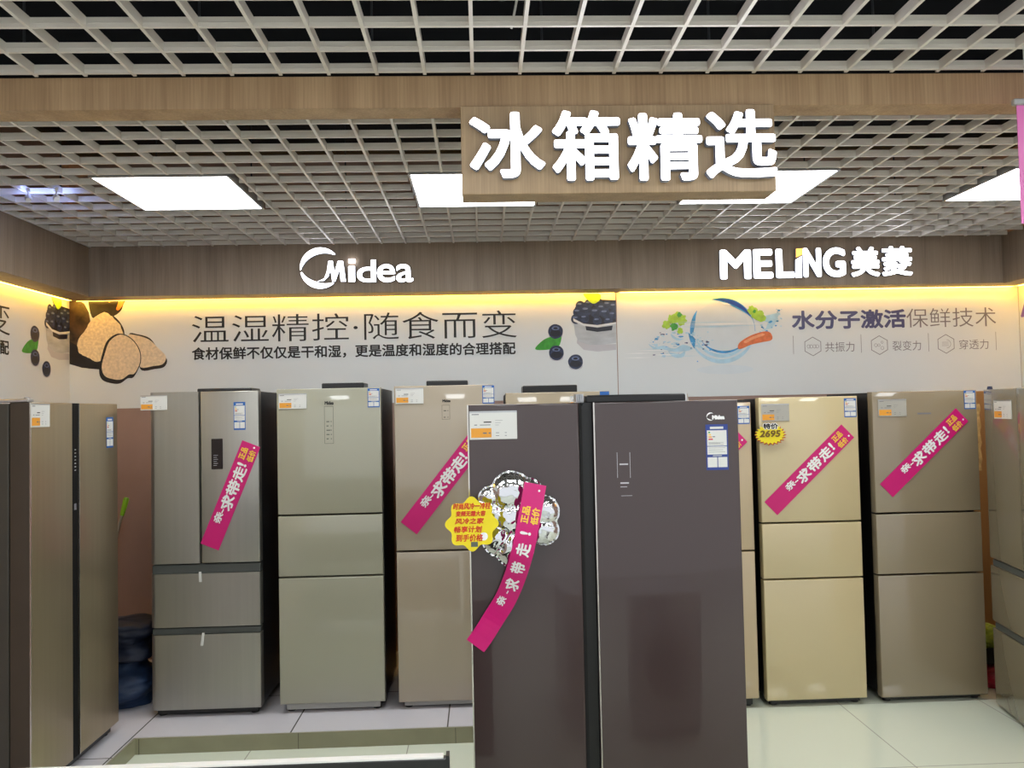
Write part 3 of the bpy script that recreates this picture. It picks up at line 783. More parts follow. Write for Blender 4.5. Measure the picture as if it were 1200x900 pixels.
def printed_panel(t, pts, logo, rows=5):
    """thin outline of the touch panel printed on the glass with a small logo above"""
    b = MB(); p0 = pl(t, pts[0], pts[3]); p1 = pl(t, pts[2], pts[1]); lw = 0.0014
    b.rect(p0[0], p1[0], p0[1], p0[1]+lw, -0.0006, M_INK); b.rect(p0[0], p1[0], p1[1]-lw, p1[1], -0.0006, M_INK)
    b.rect(p0[0], p0[0]+lw, p0[1], p1[1], -0.0006, M_INK); b.rect(p1[0]-lw, p1[0], p0[1], p1[1], -0.0006, M_INK)
    for k in range(rows):
        z = p0[1]+(p1[1]-p0[1])*(0.12+0.46*k/max(1, rows-1)); w = p1[0]-p0[0]
        b.rect(p0[0]+w*.22, p0[0]+w*(.45+.1*(k % 3)), z, z+0.004, -0.0006, M_INK); b.rect(p0[0]+w*.7, p0[0]+w*.8, z, z+0.004, -0.0006, M_INK)
    if logo:
        q0 = pl(t, logo[0], logo[3]); q1 = pl(t, logo[2], logo[1])
        b.text('Midea', q0[0], q0[1], q1[0], q1[1], -0.0006, M_INK, bold=0.001)
    return b.build('printed_panel', t)

l, r, zt = fr_px(YA, 326, 448.5, 640, (386, 455), PT); H = zt-PT
zz = lambda py, px=388: Z(YA, px, py, PT)
FB = fridge('olive-champagne glass three-door refrigerator with a thin printed touch panel', l, r, zt, YA, PT, (M_CHB, M_BODY),
    [(0, 1, zz(602), H), (0, 1, zz(674.5), zz(604)), (0, 1, zz(824), zz(676.5))], cover=(0.42, 0.83, 0.03), feet='pale')
printed_panel(FB, (380.5, 476, 390.5, 520), (380.5, 470, 391, 474.5))
e0 = pl(FB, 431, 477.5); e1 = pl(FB, 444.5, 455); energy_label(FB, e0[0], e0[1], e1[0], e1[1])

l, r, zt = fr_px(YA, 464.5, 582, 640, (520, 451.5), PT); H = zt-PT
zz = lambda py, px=510: Z(YA, px, py, PT)
FC = fridge('warm champagne two-door refrigerator half hidden behind the dark side-by-side', l, r, zt, YA, PT, (M_CHC, M_BODY),
    [(0, 1, zz(644.5), H), (0, 1, zz(822), zz(646.5))], cover=(0.32, 0.74, 0.028), feet='pale')
printed_panel(FC, (518, 474.5, 527, 491.5), (518.5, 468, 528, 471.5), 2)
e0 = pl(FC, 565.5, 473); e1 = pl(FC, 579, 451.5); energy_label(FC, e0[0], e0[1], e1[0], e1[1])

l, r, zt = fr_px(YA, 592.5, 714, 466, (650, 459.5), PT); H = zt-PT
FD = fridge('sand-coloured refrigerator with only its top edge showing above the dark side-by-side', l, r, zt, YA, PT, (M_CHD, M_BODY),
    [(0, 1, 0.80, H), (0, 1, 0.46, 0.79), (0, 1, 0.04, 0.45)], cover=(0.17, 0.7, 0.04), feet='pale')
e0 = pl(FD, 703, 463.5); e1 = pl(FD, 716, 456); MB().rect(e0[0], min(e1[0], (r-l)/2), e0[1]-0.08, e1[1]-0.012, -0.0008, M_LABELB).build('energy_label', FD)

l, r, zt = fr_px(YR, 769, 884.5, 640, (875, 471.5), 0)
zz = lambda py, px=880: Z(YR, px, py, 0)
FE = fridge('cream refrigerator mostly hidden, a narrow strip showing right of the dark side-by-side', l, r, zt, YR, 0, (M_CHE, M_BLACK),
    [(0, 1, zz(644.5), zt), (0, 1, zz(819), zz(646.5))], cover=(0.1, 0.98, 0.018, 0.06))
e0 = pl(FE, 864.5, 497); e1 = pl(FE, 878, 475.5); energy_label(FE, e0[0], e0[1], e1[0], e1[1])

l, r, zt = fr_px(YR, 894, 1010.5, 640, (950, 465), 0)
zz = lambda py, px=952: Z(YR, px, py, 0)
FF = fridge('pale gold three-door refrigerator carrying the yellow starburst price sign', l, r, zt, YR, 0, (M_CHF, M_BLACK),
    [(0, 1, zz(611), zt), (0, 1, zz(677), zz(613)), (0, 1, zz(820), zz(679))])
e0 = pl(FF, 989.5, 489); e1 = pl(FF, 1003, 466.5); energy_label(FF, e0[0], e0[1], e1[0], e1[1])

l, r, zt = fr_px(YR, 1028, 1151.5, 640, (1084, 458), 0)
zz = lambda py, px=1090: Z(YR, px, py, 0)
FG = fridge('bronze glass three-door refrigerator beside the brown cardboard', l, r, zt, YR, 0, (M_CHG, M_BLACK),
    [(0, 1, zz(599.5), zt), (0, 1, zz(671.5), zz(601.5)), (0, 1, zz(816), zz(673.5))])
e0 = pl(FG, 1130, 479.5); e1 = pl(FG, 1142.5, 457.5); energy_label(FG, e0[0], e0[1], e1[0], e1[1])
q0 = pl(FG, 1075, 485.5); q1 = pl(FG, 1091, 483.5); MB().rect(q0[0], q1[0], q0[1], q1[1], -0.0008, M_INKG).build('logo', FG)

# right end of the row, turned towards the middle of the shop
c0 = at_z(1167, 827, 0.0)
ANG = math.radians(-90-11)
WH = 0.62
dirx = Vector((math.cos(ANG), math.sin(ANG), 0))       # local +x: from the far edge towards the viewer
ctr = Vector((c0.x, c0.y, 0))+dirx*(WH/2)
zH = at_y(1163, 456.5, c0.y).z
t_ = Matrix.Translation(ctr) @ Matrix.Rotation(ANG, 4, 'Z')
class _R: pass
tmpR = _R(); tmpR.location = ctr; tmpR.rotation_euler = (0, 0, ANG)
zr = lambda py, px=1168: pl(tmpR, px, py)[1]
sx = (pl(tmpR, 1194.5, 560)[0]+WH/2)/WH
FH = fridge('dark bronze multi-door refrigerator turned sideways at the right edge', -WH/2, WH/2, zH, 0, 0, (M_CHH, M_BODY),
    [(0, sx-0.006, zr(655, 1165), zH), (sx+0.006, 1, zr(655, 1165), zH), (0, 1, zr(729, 1167), zr(664, 1166)), (0, 1, zr(824), zr(738, 1168))],
    recess=[(zr(664, 1166), zr(655, 1165), 0.01, 0.99), (zr(738, 1168), zr(729, 1167), 0.01, 0.99)], loc=ctr, rotz=ANG)
MB().tube([(-WH/2+0.012, 0.03, zH-0.002), (-WH/2+0.012, 0.03, zH+0.018)], [0.016, 0.012], mat('navy_cap', (30, 38, 70), 0.4), 14).build('hinge_cap', FH, smooth='auto')

# left: bronze side-by-side facing the middle of the shop
XF = at_z(139, 857, PT).x
nY = at_x(36, 640, XF).y; fY = at_x(138.5, 640, XF).y
zL = at_x(90, 472.5, XF).z
WL = fY-nY
tmpR.location = Vector((XF, (nY+fY)/2, PT)); tmpR.rotation_euler = (0, 0, PI/2)
fx = lambda px: (pl(tmpR, px, 640)[0]+WL/2)/WL
FL = fridge('bronze side-by-side refrigerator with a black centre strip at the left edge', -WL/2, WL/2, zL, 0, PT, (M_BRZ, mat('bronze_cabinet', (70, 67, 60), 0.45)),
    [(0, fx(85.5), 0.05, zL-PT), (fx(93), 1, 0.05, zL-PT)], loc=tmpR.location.copy(), rotz=PI/2, depth=0.66, strip=M_CHROME, D=0.085)
M_MATTE = mat('matte_black_strip', (12, 12, 14), 0.6, spec=0.2)
M_BRZS = mat('bronze_dark_reflection', (74, 64, 54), 0.45, spec=0.3)  # door sides darkened in colour, standing in for the dark surroundings they reflect
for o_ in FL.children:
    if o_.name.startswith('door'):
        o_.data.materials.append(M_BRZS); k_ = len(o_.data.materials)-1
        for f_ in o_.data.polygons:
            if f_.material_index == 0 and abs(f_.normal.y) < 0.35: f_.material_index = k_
b = MB(); b.box(-WL/2+fx(85.5)*WL+0.002, -WL/2+fx(93)*WL-0.002, 0.006, 0.06, 0.05, zL-PT, M_MATTE)
for k in range(7):
    zc = pl(FL, 89, 527+4*k, 0.003)[1]; xc = pl(FL, 89, 527+4*k, 0.003)[0]
    b.rect(xc-0.008, xc+0.006, zc-0.002, zc+0.002, 0.0055, M_DOTS)
q0 = pl(FL, 89, 590, 0.003); b.rect(q0[0]-0.012, q0[0]+0.01, q0[1]-0.03, q0[1], 0.0055, M_INKG)
b.build('centre_strip', FL)
MB().box(-WL/2+0.004, -WL/2+0.05, 0.012, 0.14, zL-PT, zL-PT+0.016, M_ALU, 0.004, 2).tube([(-WL/2+0.03, 0.03, zL-PT), (-WL/2+0.03, 0.03, zL-PT+0.022)], 0.012, M_ALU, 12).build('hinge', FL)
e0 = pl(FL, 124.5, 525); e1 = pl(FL, 132.5, 489); energy_label(FL, e0[0], e0[1], e1[0], e1[1])

# centre: dark brown side-by-side standing forward of the row
YC = 2.76
l = at_y(551, 650, YC).x; r = at_y(870, 650, YC).x; zt = at_y(700, 471.5, YC).z
WD = r-l
fx = lambda px: (at_y(px, 650, YC).x-l)/WD
FM = fridge('big dark brown glass side-by-side refrigerator standing forward in the middle', l, r, zt, YC, 0, (M_DRK, M_BODY),
    [(0, fx(682), 0.05, zt), (fx(699.5), 1, 0.05, zt)], depth=0.68, strip=M_CHROME)
b = MB(); b.box(-WD/2+fx(682)*WD+0.001, -WD/2+fx(699.5)*WD-0.002, 0.03, 0.06, 0.05, zt, M_BLACK)
b.box(-WD/2+fx(682)*WD+0.001, -WD/2+fx(686)*WD, 0.012, 0.03, 0.05, zt, M_GASKET); b.build('centre_strip', FM)
q0 = pl(FM, 686, 465, 0.06); q1 = pl(FM, 803, 465, 0.06)
MB().box(q0[0], q1[0], 0.05, 0.22, zt-0.004, zt+0.026, M_BLACK, 0.007, 2).build('hinge_cover', FM)
MB().tube([(q1[0]+0.006, 0.09, zt-0.003), (q1[0]+0.006, 0.09, zt+0.026)], [0.014, 0.010], M_ALU, 14).build('hinge_pin', FM, smooth='auto')
q0 = pl(FM, 676, 479, 0.03); q1 = pl(FM, 686, 463, 0.03); b = MB()
for k in range(4): b.box(q0[0]+k*0.007, q0[0]+k*0.007+0.004, 0.04, 0.12, zt, zt+0.03, M_ALU)
b.box(q0[0]-0.002, q0[0]+0.024, 0.03, 0.13, zt-0.012, zt+0.004, M_ALU, 0.003, 1); b.build('hinge', FM)
def logo_print(b, t, x0, y0, x1, y1, m):
    """ring logo with letters, printed small"""
    p0 = pl(t, x0, y1); p1 = pl(t, x1, y0); w = p1[0]-p0[0]; h = p1[1]-p0[1]
    R = h*0.5; cx, cz = p0[0]+R, p0[1]+R
    n = 18
    for a0, a1, wf in ((50, 190, 0.3), (195, 300, 0.26)):
        o_ = []; i_ = []
        for i in range(n+1):
            a = math.radians(a0+(a1-a0)*i/n); wd = R*wf*math.sin(PI*i/n)+R*0.04
            o_.append((cx+R*math.cos(a), cz+R*math.sin(a))); i_.append((cx+(R-wd)*math.cos(a), cz+(R-wd)*math.sin(a)))
        for i in range(n): b.poly([o_[i], o_[i+1], i_[i+1], i_[i]], -0.0007, m)
    b.text('Midea', p0[0]+w*.3, p0[1]+h*.12, p1[0], p0[1]+h*.66, -0.0007, m, bold=0.0018)
b = MB(); logo_print(b, FM, 828, 483, 849, 493, M_WHITEP); b.build('logo', FM)
e0 = pl(FM, 828, 551); e1 = pl(FM, 852.5, 497); energy_label(FM, e0[0], e0[1], e1[0], e1[1], navy=True)
# icons of the touch panel printed on the right door
b = MB(); 
for (x0, y0, x1, y1) in ((726, 543, 736, 545), (727, 565, 737, 567), (727, 570, 735, 571), (728, 580.5, 741, 581.3)):
    q0 = pl(FM, x0, y1); q1 = pl(FM, x1, y0); b.rect(q0[0], q1[0], q0[1], q1[1], -0.0006, M_DOTS)
for x in (723.5, 738.5):
    q0 = pl(FM, x, 560); q1 = pl(FM, x+0.5, 530); b.rect(q0[0], q0[0]+0.0015, q0[1], q1[1], -0.0006, M_DOTS)
b.build('printed_panel', FM)

# stickers, prints and small panels belong to the door they sit on
for f_ in (FA, FB, FC, FD, FE, FF, FG, FH, FL, FM):
    kids = list(f_.children)
    leaves = [k for k in kids if k.name.split('.')[0] in ('door', 'drawer')]
    for k in kids:
        if k.name.split('.')[0] in ('energy_label', 'printed_panel', 'logo', 'display', 'protective_tab'):
            vs_ = [v.co for v in k.data.vertices]; cx_ = sum(v.x for v in vs_)/len(vs_); cz_ = sum(v.z for v in vs_)/len(vs_)
            for d_ in leaves:
                xs = [v.co.x for v in d_.data.vertices]; zs = [v.co.z for v in d_.data.vertices]
                if min(xs) <= cx_ <= max(xs) and min(zs) <= cz_ <= max(zs): k.parent = d_; break

# price cards
price_card(FA, 'price card overhanging the top left corner of the steel four-door refrigerator', 164.5, 463, 195.5, 481)
price_card(FB, 'price card in the top left corner of the olive-champagne refrigerator', 326.5, 461, 359, 479.5)
price_card(FC, 'price card in the top left corner of the warm champagne refrigerator', 463.5, 454.5, 496, 473.5)
price_card(FM, 'largest price card, on the left door of the dark side-by-side refrigerator', 550.5, 481, 605.5, 515.5)
price_card(FF, 'greyish price card above the yellow starburst on the pale gold refrigerator', 892.5, 473, 924.5, 494, card=M_CARDG)
price_card(FG, 'price card on the bronze three-door refrigerator, above its pink strip', 1029.5, 467.5, 1062, 488.5, card=M_CARDG)
price_card(FL, 'narrow-looking price card on the near door of the bronze side-by-side, left', 36.5, 473, 58.5, 501)
price_card(FH, 'narrow-looking price card on the sideways refrigerator at the right edge', 1165, 468.5, 1184.5, 490.5)
price_card(FD, 'small white card at the top right of the half-hidden sand-coloured refrigerator', 668.5, 464, 677, 476)

# ------------------------------------------------------------------ pink promotional strips
def ribbon(label, pts, W, tilt=0.0):
    """pts: world path from the lower end to the upper end; the writing reads upwards"""
    pts = [Vector(p) for p in pts]
    seg = [(pts[i+1]-pts[i]).length for i in range(len(pts)-1)]; L = sum(seg)
    base = pts[0].copy()
    t = thing('promotional_strip', label, 'promotional strip', base, 0, 'pink promotional strips')
    def at(s):
        s = max(0, min(L*0.99999, s)); i = 0
        while s > seg[i] and i < len(seg)-1: s -= seg[i]; i += 1
        u = s/seg[i]
        P0 = pts[max(i-1, 0)]; P1 = pts[i]; P2 = pts[i+1]; P3 = pts[min(i+2, len(pts)-1)]
        c = 0.5*((2*P1)+(P2-P0)*u+(2*P0-5*P1+4*P2-P3)*u*u+(3*P1-P0-3*P2+P3)*u**3)
        d = 0.5*((P2-P0)+2*(2*P0-5*P1+4*P2-P3)*u+3*(3*P1-P0-3*P2+P3)*u*u)
        if d.length < 1e-6: d = P2-P1
        return c, d.normalized()
    front = Vector((0, -1, 0))
    def mp(s, w, y):
        c, d = at(s); up = front.cross(d).normalized()     # across the strip
        nrm = d.cross(up)
        if nrm.y > 0: nrm = -nrm
        return c - base + up*w + front*(-y)
    n = max(2, int(L/0.02)) if len(pts) > 2 else 1
    V = []; F = []
    for i in range(n+1):
        s = L*i/n
        V += [mp(s, -W/2, 0), mp(s, W/2, 0), mp(s, W/2, 0.002), mp(s, -W/2, 0.002)]
    for i in range(n):
        a = i*4; c = a+4
        F += [(a, c, c+1, a+1), (a+1, c+1, c+2, a+2), (a+2, c+2, c+3, a+3), (a+3, c+3, c, a)]
    F += [(0, 1, 2, 3), (n*4+3, n*4+2, n*4+1, n*4)]
    MB().add(V, F, M_PINKY).build('band', t, smooth=False)
    sgn = 1 if mp(L/2, 0.01, 0).x - mp(L/2, 0, 0).x < 0 else -1
    f = lambda s, w, y: mp(s, w*sgn, y)
    b = MB(); k = W/0.115
    b.text('亲', L*.27, -W*.06, L*.27+W*.5, W*.36, -0.0012, M_WHITEP, bold=0.0016*k, mp=f)
    b.text('求', L*.385, -W*.33, L*.385+W*.66, W*.33, -0.0012, M_WHITEP, bold=0.0026*k, mp=f)
    b.text('带', L*.50, -W*.33, L*.50+W*.66, W*.33, -0.0012, M_WHITEP, bold=0.0026*k, mp=f)
    b.text('走', L*.615, -W*.33, L*.615+W*.66, W*.33, -0.0012, M_WHITEP, bold=0.0026*k, mp=f)
    b.text('!', L*.735, -W*.2, L*.735+W*.14, W*.3, -0.0012, M_WHITEP, bold=0.003*k, mp=f)
    b.text('~', L*.355, W*.02, L*.355+W*.2, W*.1, -0.0012, M_WHITEP, bold=0.002*k, mp=f)
    b.build('lettering', t)
    b = MB()
    b.text('正品', L*.79, W*.02, L*.79+W*.72, W*.38, -0.0012, M_YELP, bold=0.0017*k, mp=f)
    b.text('低价', L*.79, -W*.42, L*.79+W*.72, -W*.06, -0.0012, M_YELP, bold=0.0017*k, mp=f)
    b.build('price_lettering', t)['label'] = 'yellow lettering'
    h = f(L*.955, -W*.22, -0.0012); MB().poly([(h.x+0.006*k*math.cos(2*PI*i/12), h.z+0.006*k*math.sin(2*PI*i/12)) for i in range(12)], h.y, M_WHITEP).build('punch_hole', t)
    return t
def strip_on(Y, label, p, q, W):
    a = at_y(*p, Y-0.004); b_ = at_y(*q, Y-0.004); return ribbon(label, [a, b_], W)
strip_on(YA, 'pink strip hanging steeply on the steel four-door refrigerator', (245.5, 641), (294.5, 520), 0.105)
strip_on(YA, 'pink strip on the warm champagne refrigerator, its top hidden behind the dark one', (479, 619), (560.5, 513), 0.112)
strip_on(YR, 'pink strip lying aslant on the pale gold refrigerator', (903.5, 596), (993.5, 505), 0.104)
strip_on(YR, 'pink strip lying aslant on the bronze three-door refrigerator', (1039, 575), (1127.5, 486), 0.104)
strip_on(YR, 'pink corner of a strip on the cream refrigerator behind the dark side-by-side', (779, 597), (868.5, 510), 0.104)

# foil balloon taped to the dark refrigerator
c = at_y(603, 607, YC-0.03); R0 = at_y(655, 607, YC).x-at_y(600, 607, YC).x
t = thing('foil_balloon', 'crumpled silver foil balloon stuck on the dark side-by-side refrigerator', 'balloon', (c.x, YC-0.062, c.z))
n, mrad = 160, 22
V = []; F = []
LOBES = ((96, 0.56, 0.42), (62, 0.60, 0.30), (14, 0.60, 0.33), (-22, 0.64, 0.30), (-92, 0.58, 0.40), (-130, 0.52, 0.34), (172, 0.58, 0.34), (138, 0.66, 0.24), (0, 0.0, 0.42))
LC = [(d*R0*math.cos(math.radians(c_)), d*R0*math.sin(math.radians(c_)), q*R0) for c_, d, q in LOBES]
def inside(x, z): return any((x-a)**2+(z-c_)**2 < q*q for a, c_, q in LC)
def rr(a):
    r_ = R0*1.1
    while r_ > 0.1*R0 and not inside(r_*math.cos(a), r_*math.sin(a)): r_ -= R0*0.004
    return r_*(1+0.012*noise.noise(Vector((math.cos(a)*9, math.sin(a)*9, 3.3))))
RA = [rr(2*PI*i/n) for i in range(n)]
RA = [(RA[i-1]+2*RA[i]+RA[(i+1) % n])/4 for i in range(n)]
for side in (-1, 1):
    for j in range(mrad+1):
        u = j/mrad
        for i in range(n):
            a = 2*PI*i/n; r_ = RA[i]*u; x, z = r_*math.cos(a), r_*math.sin(a)
            hs = sorted([math.sqrt(max(0, 1-((x-p_)**2+(z-q_)**2)/(w_*w_)))*w_ for p_, q_, w_ in LC], reverse=True)
            h0 = hs[0]*0.42
            valley = max(0, 1-(hs[0]-hs[1])/(0.10*R0))
            wr = (0.25+0.75*valley)*0.020*R0/0.16*abs(noise.noise(Vector((x*38, z*38, side*2.0))))+0.006*abs(noise.noise(Vector((x*75, z*75, side*5.0))))*valley
            edge = max(0, 1-u**10)
            ple = math.sin(a*52+4*noise.noise(Vector((a*3, u*2, side))))*0.0035*max(0, (u-0.75)/0.25)*edge
            V.append((x, side*(max(0.0, h0-wr)*edge**0.5+ple), z))
K = (mrad+1)*n
for s_ in (0, 1):
    for j in range(mrad):
        for i in range(n):
            k = (i+1) % n; a_ = s_*K+j*n
            f = (a_+i, a_+k, a_+n+k, a_+n+i)
            F.append(f if s_ == 1 else f[::-1])
MB().add(V, F, M_FOIL).build('foil_skin', t, smooth=True)
b = MB(); ring = []
for i in range(n):      # flat crimped seam
    a = 2*PI*i/n; r0 = RA[i]; wv = 0.003*math.sin(a*40)
    ring.append(((r0*0.985)*math.cos(a), wv, (r0*0.985)*math.sin(a))); ring.append(((r0+0.005)*math.cos(a), -wv, (r0+0.005)*math.sin(a)))
b.add(ring, [(2*i, 2*i+1, (2*i+3) % (2*n), (2*i+2) % (2*n)) for i in range(n)], M_FOIL).build('seam', t, smooth=True)

# curved strip hanging over the balloon
path = []
for (px, py, dy) in ((557, 757, 0.008), (566.5, 744, 0.010), (579, 724, 0.018), (592.5, 702, 0.045), (603.5, 676, 0.09), (612, 648, 0.135), (619.5, 612, 0.142), (627.5, 567, 0.12)):
    path.append(at_y(px, py, YC-dy))
ribbon('curved pink strip hanging across the silver balloon', path, 0.072)

# starburst signs
M_YCARD = mat('yellow_card', (240, 220, 26), 0.35, var=0.02)
M_REDW = mat('red_marker', (214, 60, 24), 0.5, var=0.05)
M_BROWNW = mat('brown_marker', (120, 92, 20), 0.5, var=0.05)
M_REDEDGE = mat('red_card_edge', (190, 70, 40), 0.5)
c = at_y(553, 614, YC-0.13)
t = thing('price_sign', 'yellow scalloped card with red handwriting beside the silver balloon', 'price sign', c, 0)
Rr = at_y(585, 614, YC-0.13).x-c.x
pts = []
for i in range(144):
    a = 2*PI*i/144; pts.append((Rr*(0.90+0.085*math.cos(8*a))*math.cos(a), Rr*(0.90+0.085*math.cos(8*a))*math.sin(a)*1.02))
MB().poly(pts, -0.001, M_YCARD, 0.002).build('card', t)
b = MB(); rows = (('时尚风冷一冷柱', 531, 575, 588.5, 597.5), ('变频无霜大容', 534, 569, 598, 605.5), ('风冷之家', 533, 567, 606.5, 614.5), ('畅享计划', 532, 565, 616, 624.5), ('到手价格', 534, 566, 625.5, 635))
for s_, x0, x1, y0, y1 in rows:
    p0 = pl(t, x0, y1); p1 = pl(t, x1, y0)
    b.text(s_, p0[0], p0[1], p1[0], p1[1], -0.0018, M_REDW, bold=0.0007, shear=0.15)
b.build('handwriting', t)
b = MB(); p0 = pl(t, 567, 628.5); b.disc(p0[0], p0[1], 0.013, -0.0016, M_WHITEP); p1 = pl(t, 556, 637.5)
b.rect(p1[0]-0.011, p1[0]+0.011, p1[1]-0.009, p1[1]+0.007, -0.0016, mat('grey_patch', (96, 104, 92), 0.5)); b.build('printed_marks', t)

c = at_y(902.5, 509, YR-0.02)
t = thing('price_sign', 'small yellow starburst sign with a handwritten price on the pale gold refrigerator', 'price sign', c, 0)
rx = at_y(919.5, 509, YR).x-c.x; rz = rx*0.66
def burst(k): return [(k*rx*(1.0 if i % 2 == 0 else 0.80)*math.cos(2*PI*i/44), k*rz*(1.0 if i % 2 == 0 else 0.80)*math.sin(2*PI*i/44)) for i in range(44)]
MB().poly([(x+0.003, z-0.004) for x, z in burst(1.02)], 0.0005, M_REDEDGE, 0.001).build('border', t)
MB().poly(burst(0.98), -0.001, M_YCARD, 0.0012).build('card', t)
b = MB(); p0 = pl(t, 894.5, 503); p1 = pl(t, 911.5, 496)
b.text('特价', p0[0], p0[1], p1[0], p1[1], -0.0016, M_INK, bold=0.0016); b.build('printed_heading', t)
b = MB(); b.text('特价', p0[0]-.004, p0[1]-.004, p1[0]+.004, p1[1]+.004, -0.0012, M_WHITEP, bold=0.006); b.build('heading_outline', t)
b = MB(); p0 = pl(t, 890, 512.5); p1 = pl(t, 914.5, 504)
b.text('2695', p0[0], p0[1], p1[0], p1[1], -0.0019, M_BROWNW, bold=0.0022, shear=0.15); b.build('handwriting', t)

# ------------------------------------------------------------------ corner clutter, left
M_GRIP = mat('lime_plastic', (132, 190, 40), 0.35, var=0.05)
M_STEELT = mat('steel_tube', (190, 182, 165), 0.3, metal=0.8)
top = at_y(148.5, 583, 5.44); mid = at_y(145.5, 604, 5.41)
d = (mid-top).normalized(); Lb = (top.z-0.16)/(-d.z)
low = top+d*Lb
low = Vector((top.x-0.20, 5.25, 0.165))
d = (low-top).normalized()
t = thing('broom', 'broom with a lime green grip leaning on the wall behind the left refrigerator', 'broom', (low.x, low.y, PT))
o_ = Vector((low.x, low.y, PT))
g1 = top+d*0.12
MB().tube([top-o_, top+d*0.015-o_, top+d*0.06-o_, g1-o_], [0.014, 0.018, 0.017, 0.013], M_GRIP, 14).build('grip', t, smooth='auto')
MB().tube([g1-o_, low-o_], 0.011, M_STEELT, 10).build('pole', t, smooth='auto')
MB().box(-0.13, 0.13, -0.025, 0.025, 0.06, 0.095, M_GRIP, 0.008, 2).build('brush_head', t)
b = MB()
for i in range(12):
    for j in range(3):
        x = -0.12+0.0218*i; y = -0.016+0.016*j
        b.tube([(x, y, 0.062), (x*1.1, y*1.4, 0.0)], [0.006, 0.009], M_INKG, 6)
b.build('bristles', t)

def sack(name, label, cat, lo, hi, z0, h, m, seed, folds=7):
    cx, cy = (lo[0]+hi[0])/2, (lo[1]+hi[1])/2; ax, ay = (hi[0]-lo[0])/2, (hi[1]-lo[1])/2
    V = []; F = []; n, k = 72, 30
    for j in range(k+1):
        v = j/k
        prof = math.sin(PI*(0.5*(1-v)))**0.10 if v < 1 else 0
        prof *= 1-0.12*math.sin(v*PI*2.3+seed)
        for i in range(n):
            a = 2*PI*i/n; ca, sa = math.cos(a), math.sin(a)
            q = (abs(ca)**3.2+abs(sa)**3.2)**(-1/3.2)
            nn = noise.noise(Vector((ca*1.6+seed, sa*1.6, v*folds*0.6)))*0.16+noise.noise(Vector((ca*4+seed, sa*4, v*folds*2.2)))*0.06
            s = max(0.0, prof*(0.92+nn))
            V.append((ax*q*ca*s, ay*q*sa*s, v*h*(1+0.08*noise.noise(Vector((ca+seed, sa, 9))))))
    for j in range(k):
        for i in range(n):
            i2 = (i+1) % n; F.append((j*n+i, j*n+i2, (j+1)*n+i2, (j+1)*n+i))
    F.append(tuple(reversed(range(n))))
    o = MB().add(V, F, m).build(name, None, smooth=True, loc=(cx, cy, z0))
    return tag(o, label, cat)
xs0 = at_y(118, 780, 4.6).x; xs1 = at_y(176, 780, 4.75).x
M_NAVY = mat('navy_cloth', (40, 62, 96), 0.55, var=0.3, scale=10, bump=0.4)
M_NAVYD = mat('dark_navy_cloth', (22, 32, 54), 0.6, var=0.3, scale=10, bump=0.4)
sack('cloth_bag', 'dark blue crumpled bag on the platform between the two left refrigerators', 'bag', (xs0-0.2, 4.62), (xs1+0.02, 5.0), PT, 0.25, M_NAVY, 2)
sack('cloth_bundle', 'darker navy bundle lying on top of the blue bag', 'bag', (xs0-0.2, 4.64), (xs1+0.02, 4.98), PT+0.262, 0.20, M_NAVYD, 5)

# ------------------------------------------------------------------ corner clutter, right
M_KRAFT = mat('brown_cardboard', (150, 104, 52), 0.6, var=0.12, scale=6, stretch=(1, 1, 0.3))
M_TAPE = mat('clear_tape', (196, 160, 100), 0.12, coat=0.6, var=0.25, scale=30)
k0 = at_y(1140, 600, 5.02).x; k1 = at_y(1164, 600, 5.02).x+0.18; kz = at_y(1151, 458.5, 5.02).z
t = thing('cardboard_sheet', 'tall brown cardboard sheet standing in the gap behind the bronze refrigerator', 'cardboard', ((k0+k1)/2, 5.02, 0))
hk = (k1-k0)/2
b = MB(); b.box(-hk, hk, 0, 0.012, 0, kz, M_KRAFT, 0.003, 1); b.build('sheet', t)
b = MB(); xt = pl(t, 1147.5, 520)[0]
pts = []
for i in range(13):
    z = kz-0.08-0.035*i; pts.append((xt+0.006*math.sin(i*2.1), z))
b.poly([(x-0.012-0.004*math.sin(i*1.7), z) for i, (x, z) in enumerate(pts)]+[(x+0.012, z) for x, z in reversed(pts)], -0.0012, M_TAPE, 0.001); b.build('tape', t)
M_RED = mat('red_bag_plastic', (176, 32, 52), 0.35, var=0.2, scale=12, bump=0.2)
M_YG = mat('yellow_green_cloth', (166, 176, 52), 0.7, var=0.35, scale=40, bump=0.5)
gx0 = at_y(1150, 800, 4.78).x; gx1 = at_y(1176, 800, 4.78).x
zr0 = 0.0; zr1 = at_y(1160, 784, 4.72).z; zb1 = at_y(1160, 768, 4.72).z; zg1 = at_y(1160, 743, 4.72).z
sack('plastic_bag', 'red bag on the floor behind the sideways refrigerator at the right edge', 'bag', (gx0, 4.72), (gx1+0.06, 4.95), 0.0, zr1, M_RED, 3)
b = MB(); bx0, bx1 = gx0+0.005, gx1+0.03
t = thing('plastic_tray', 'shallow black tray between the red bag and the yellow-green cloth', 'tray', ((bx0+bx1)/2, 4.84, zr1+0.022))
hb = (bx1-bx0)/2
MB().box(-hb, hb, -0.10, 0.10, 0, 0.008, M_BLACK).box(-hb, hb, -0.10, -0.094, 0.008, zb1-zr1+0.012, M_BLACK).box(-hb, hb, 0.094, 0.10, 0.008, zb1-zr1+0.012, M_BLACK).box(-hb, -hb+0.006, -0.094, 0.094, 0.008, zb1-zr1+0.012, M_BLACK).box(hb-0.006, hb, -0.094, 0.094, 0.008, zb1-zr1+0.012, M_BLACK).build('tray_body', t)
sack('cleaning_cloth', 'crumpled yellow-green cloth heaped on the black tray, right', 'cloth', (gx0+0.015, 4.75), (gx1+0.02, 4.93), zr1+0.092, zg1-zr1-0.07, M_YG, 8, 9)

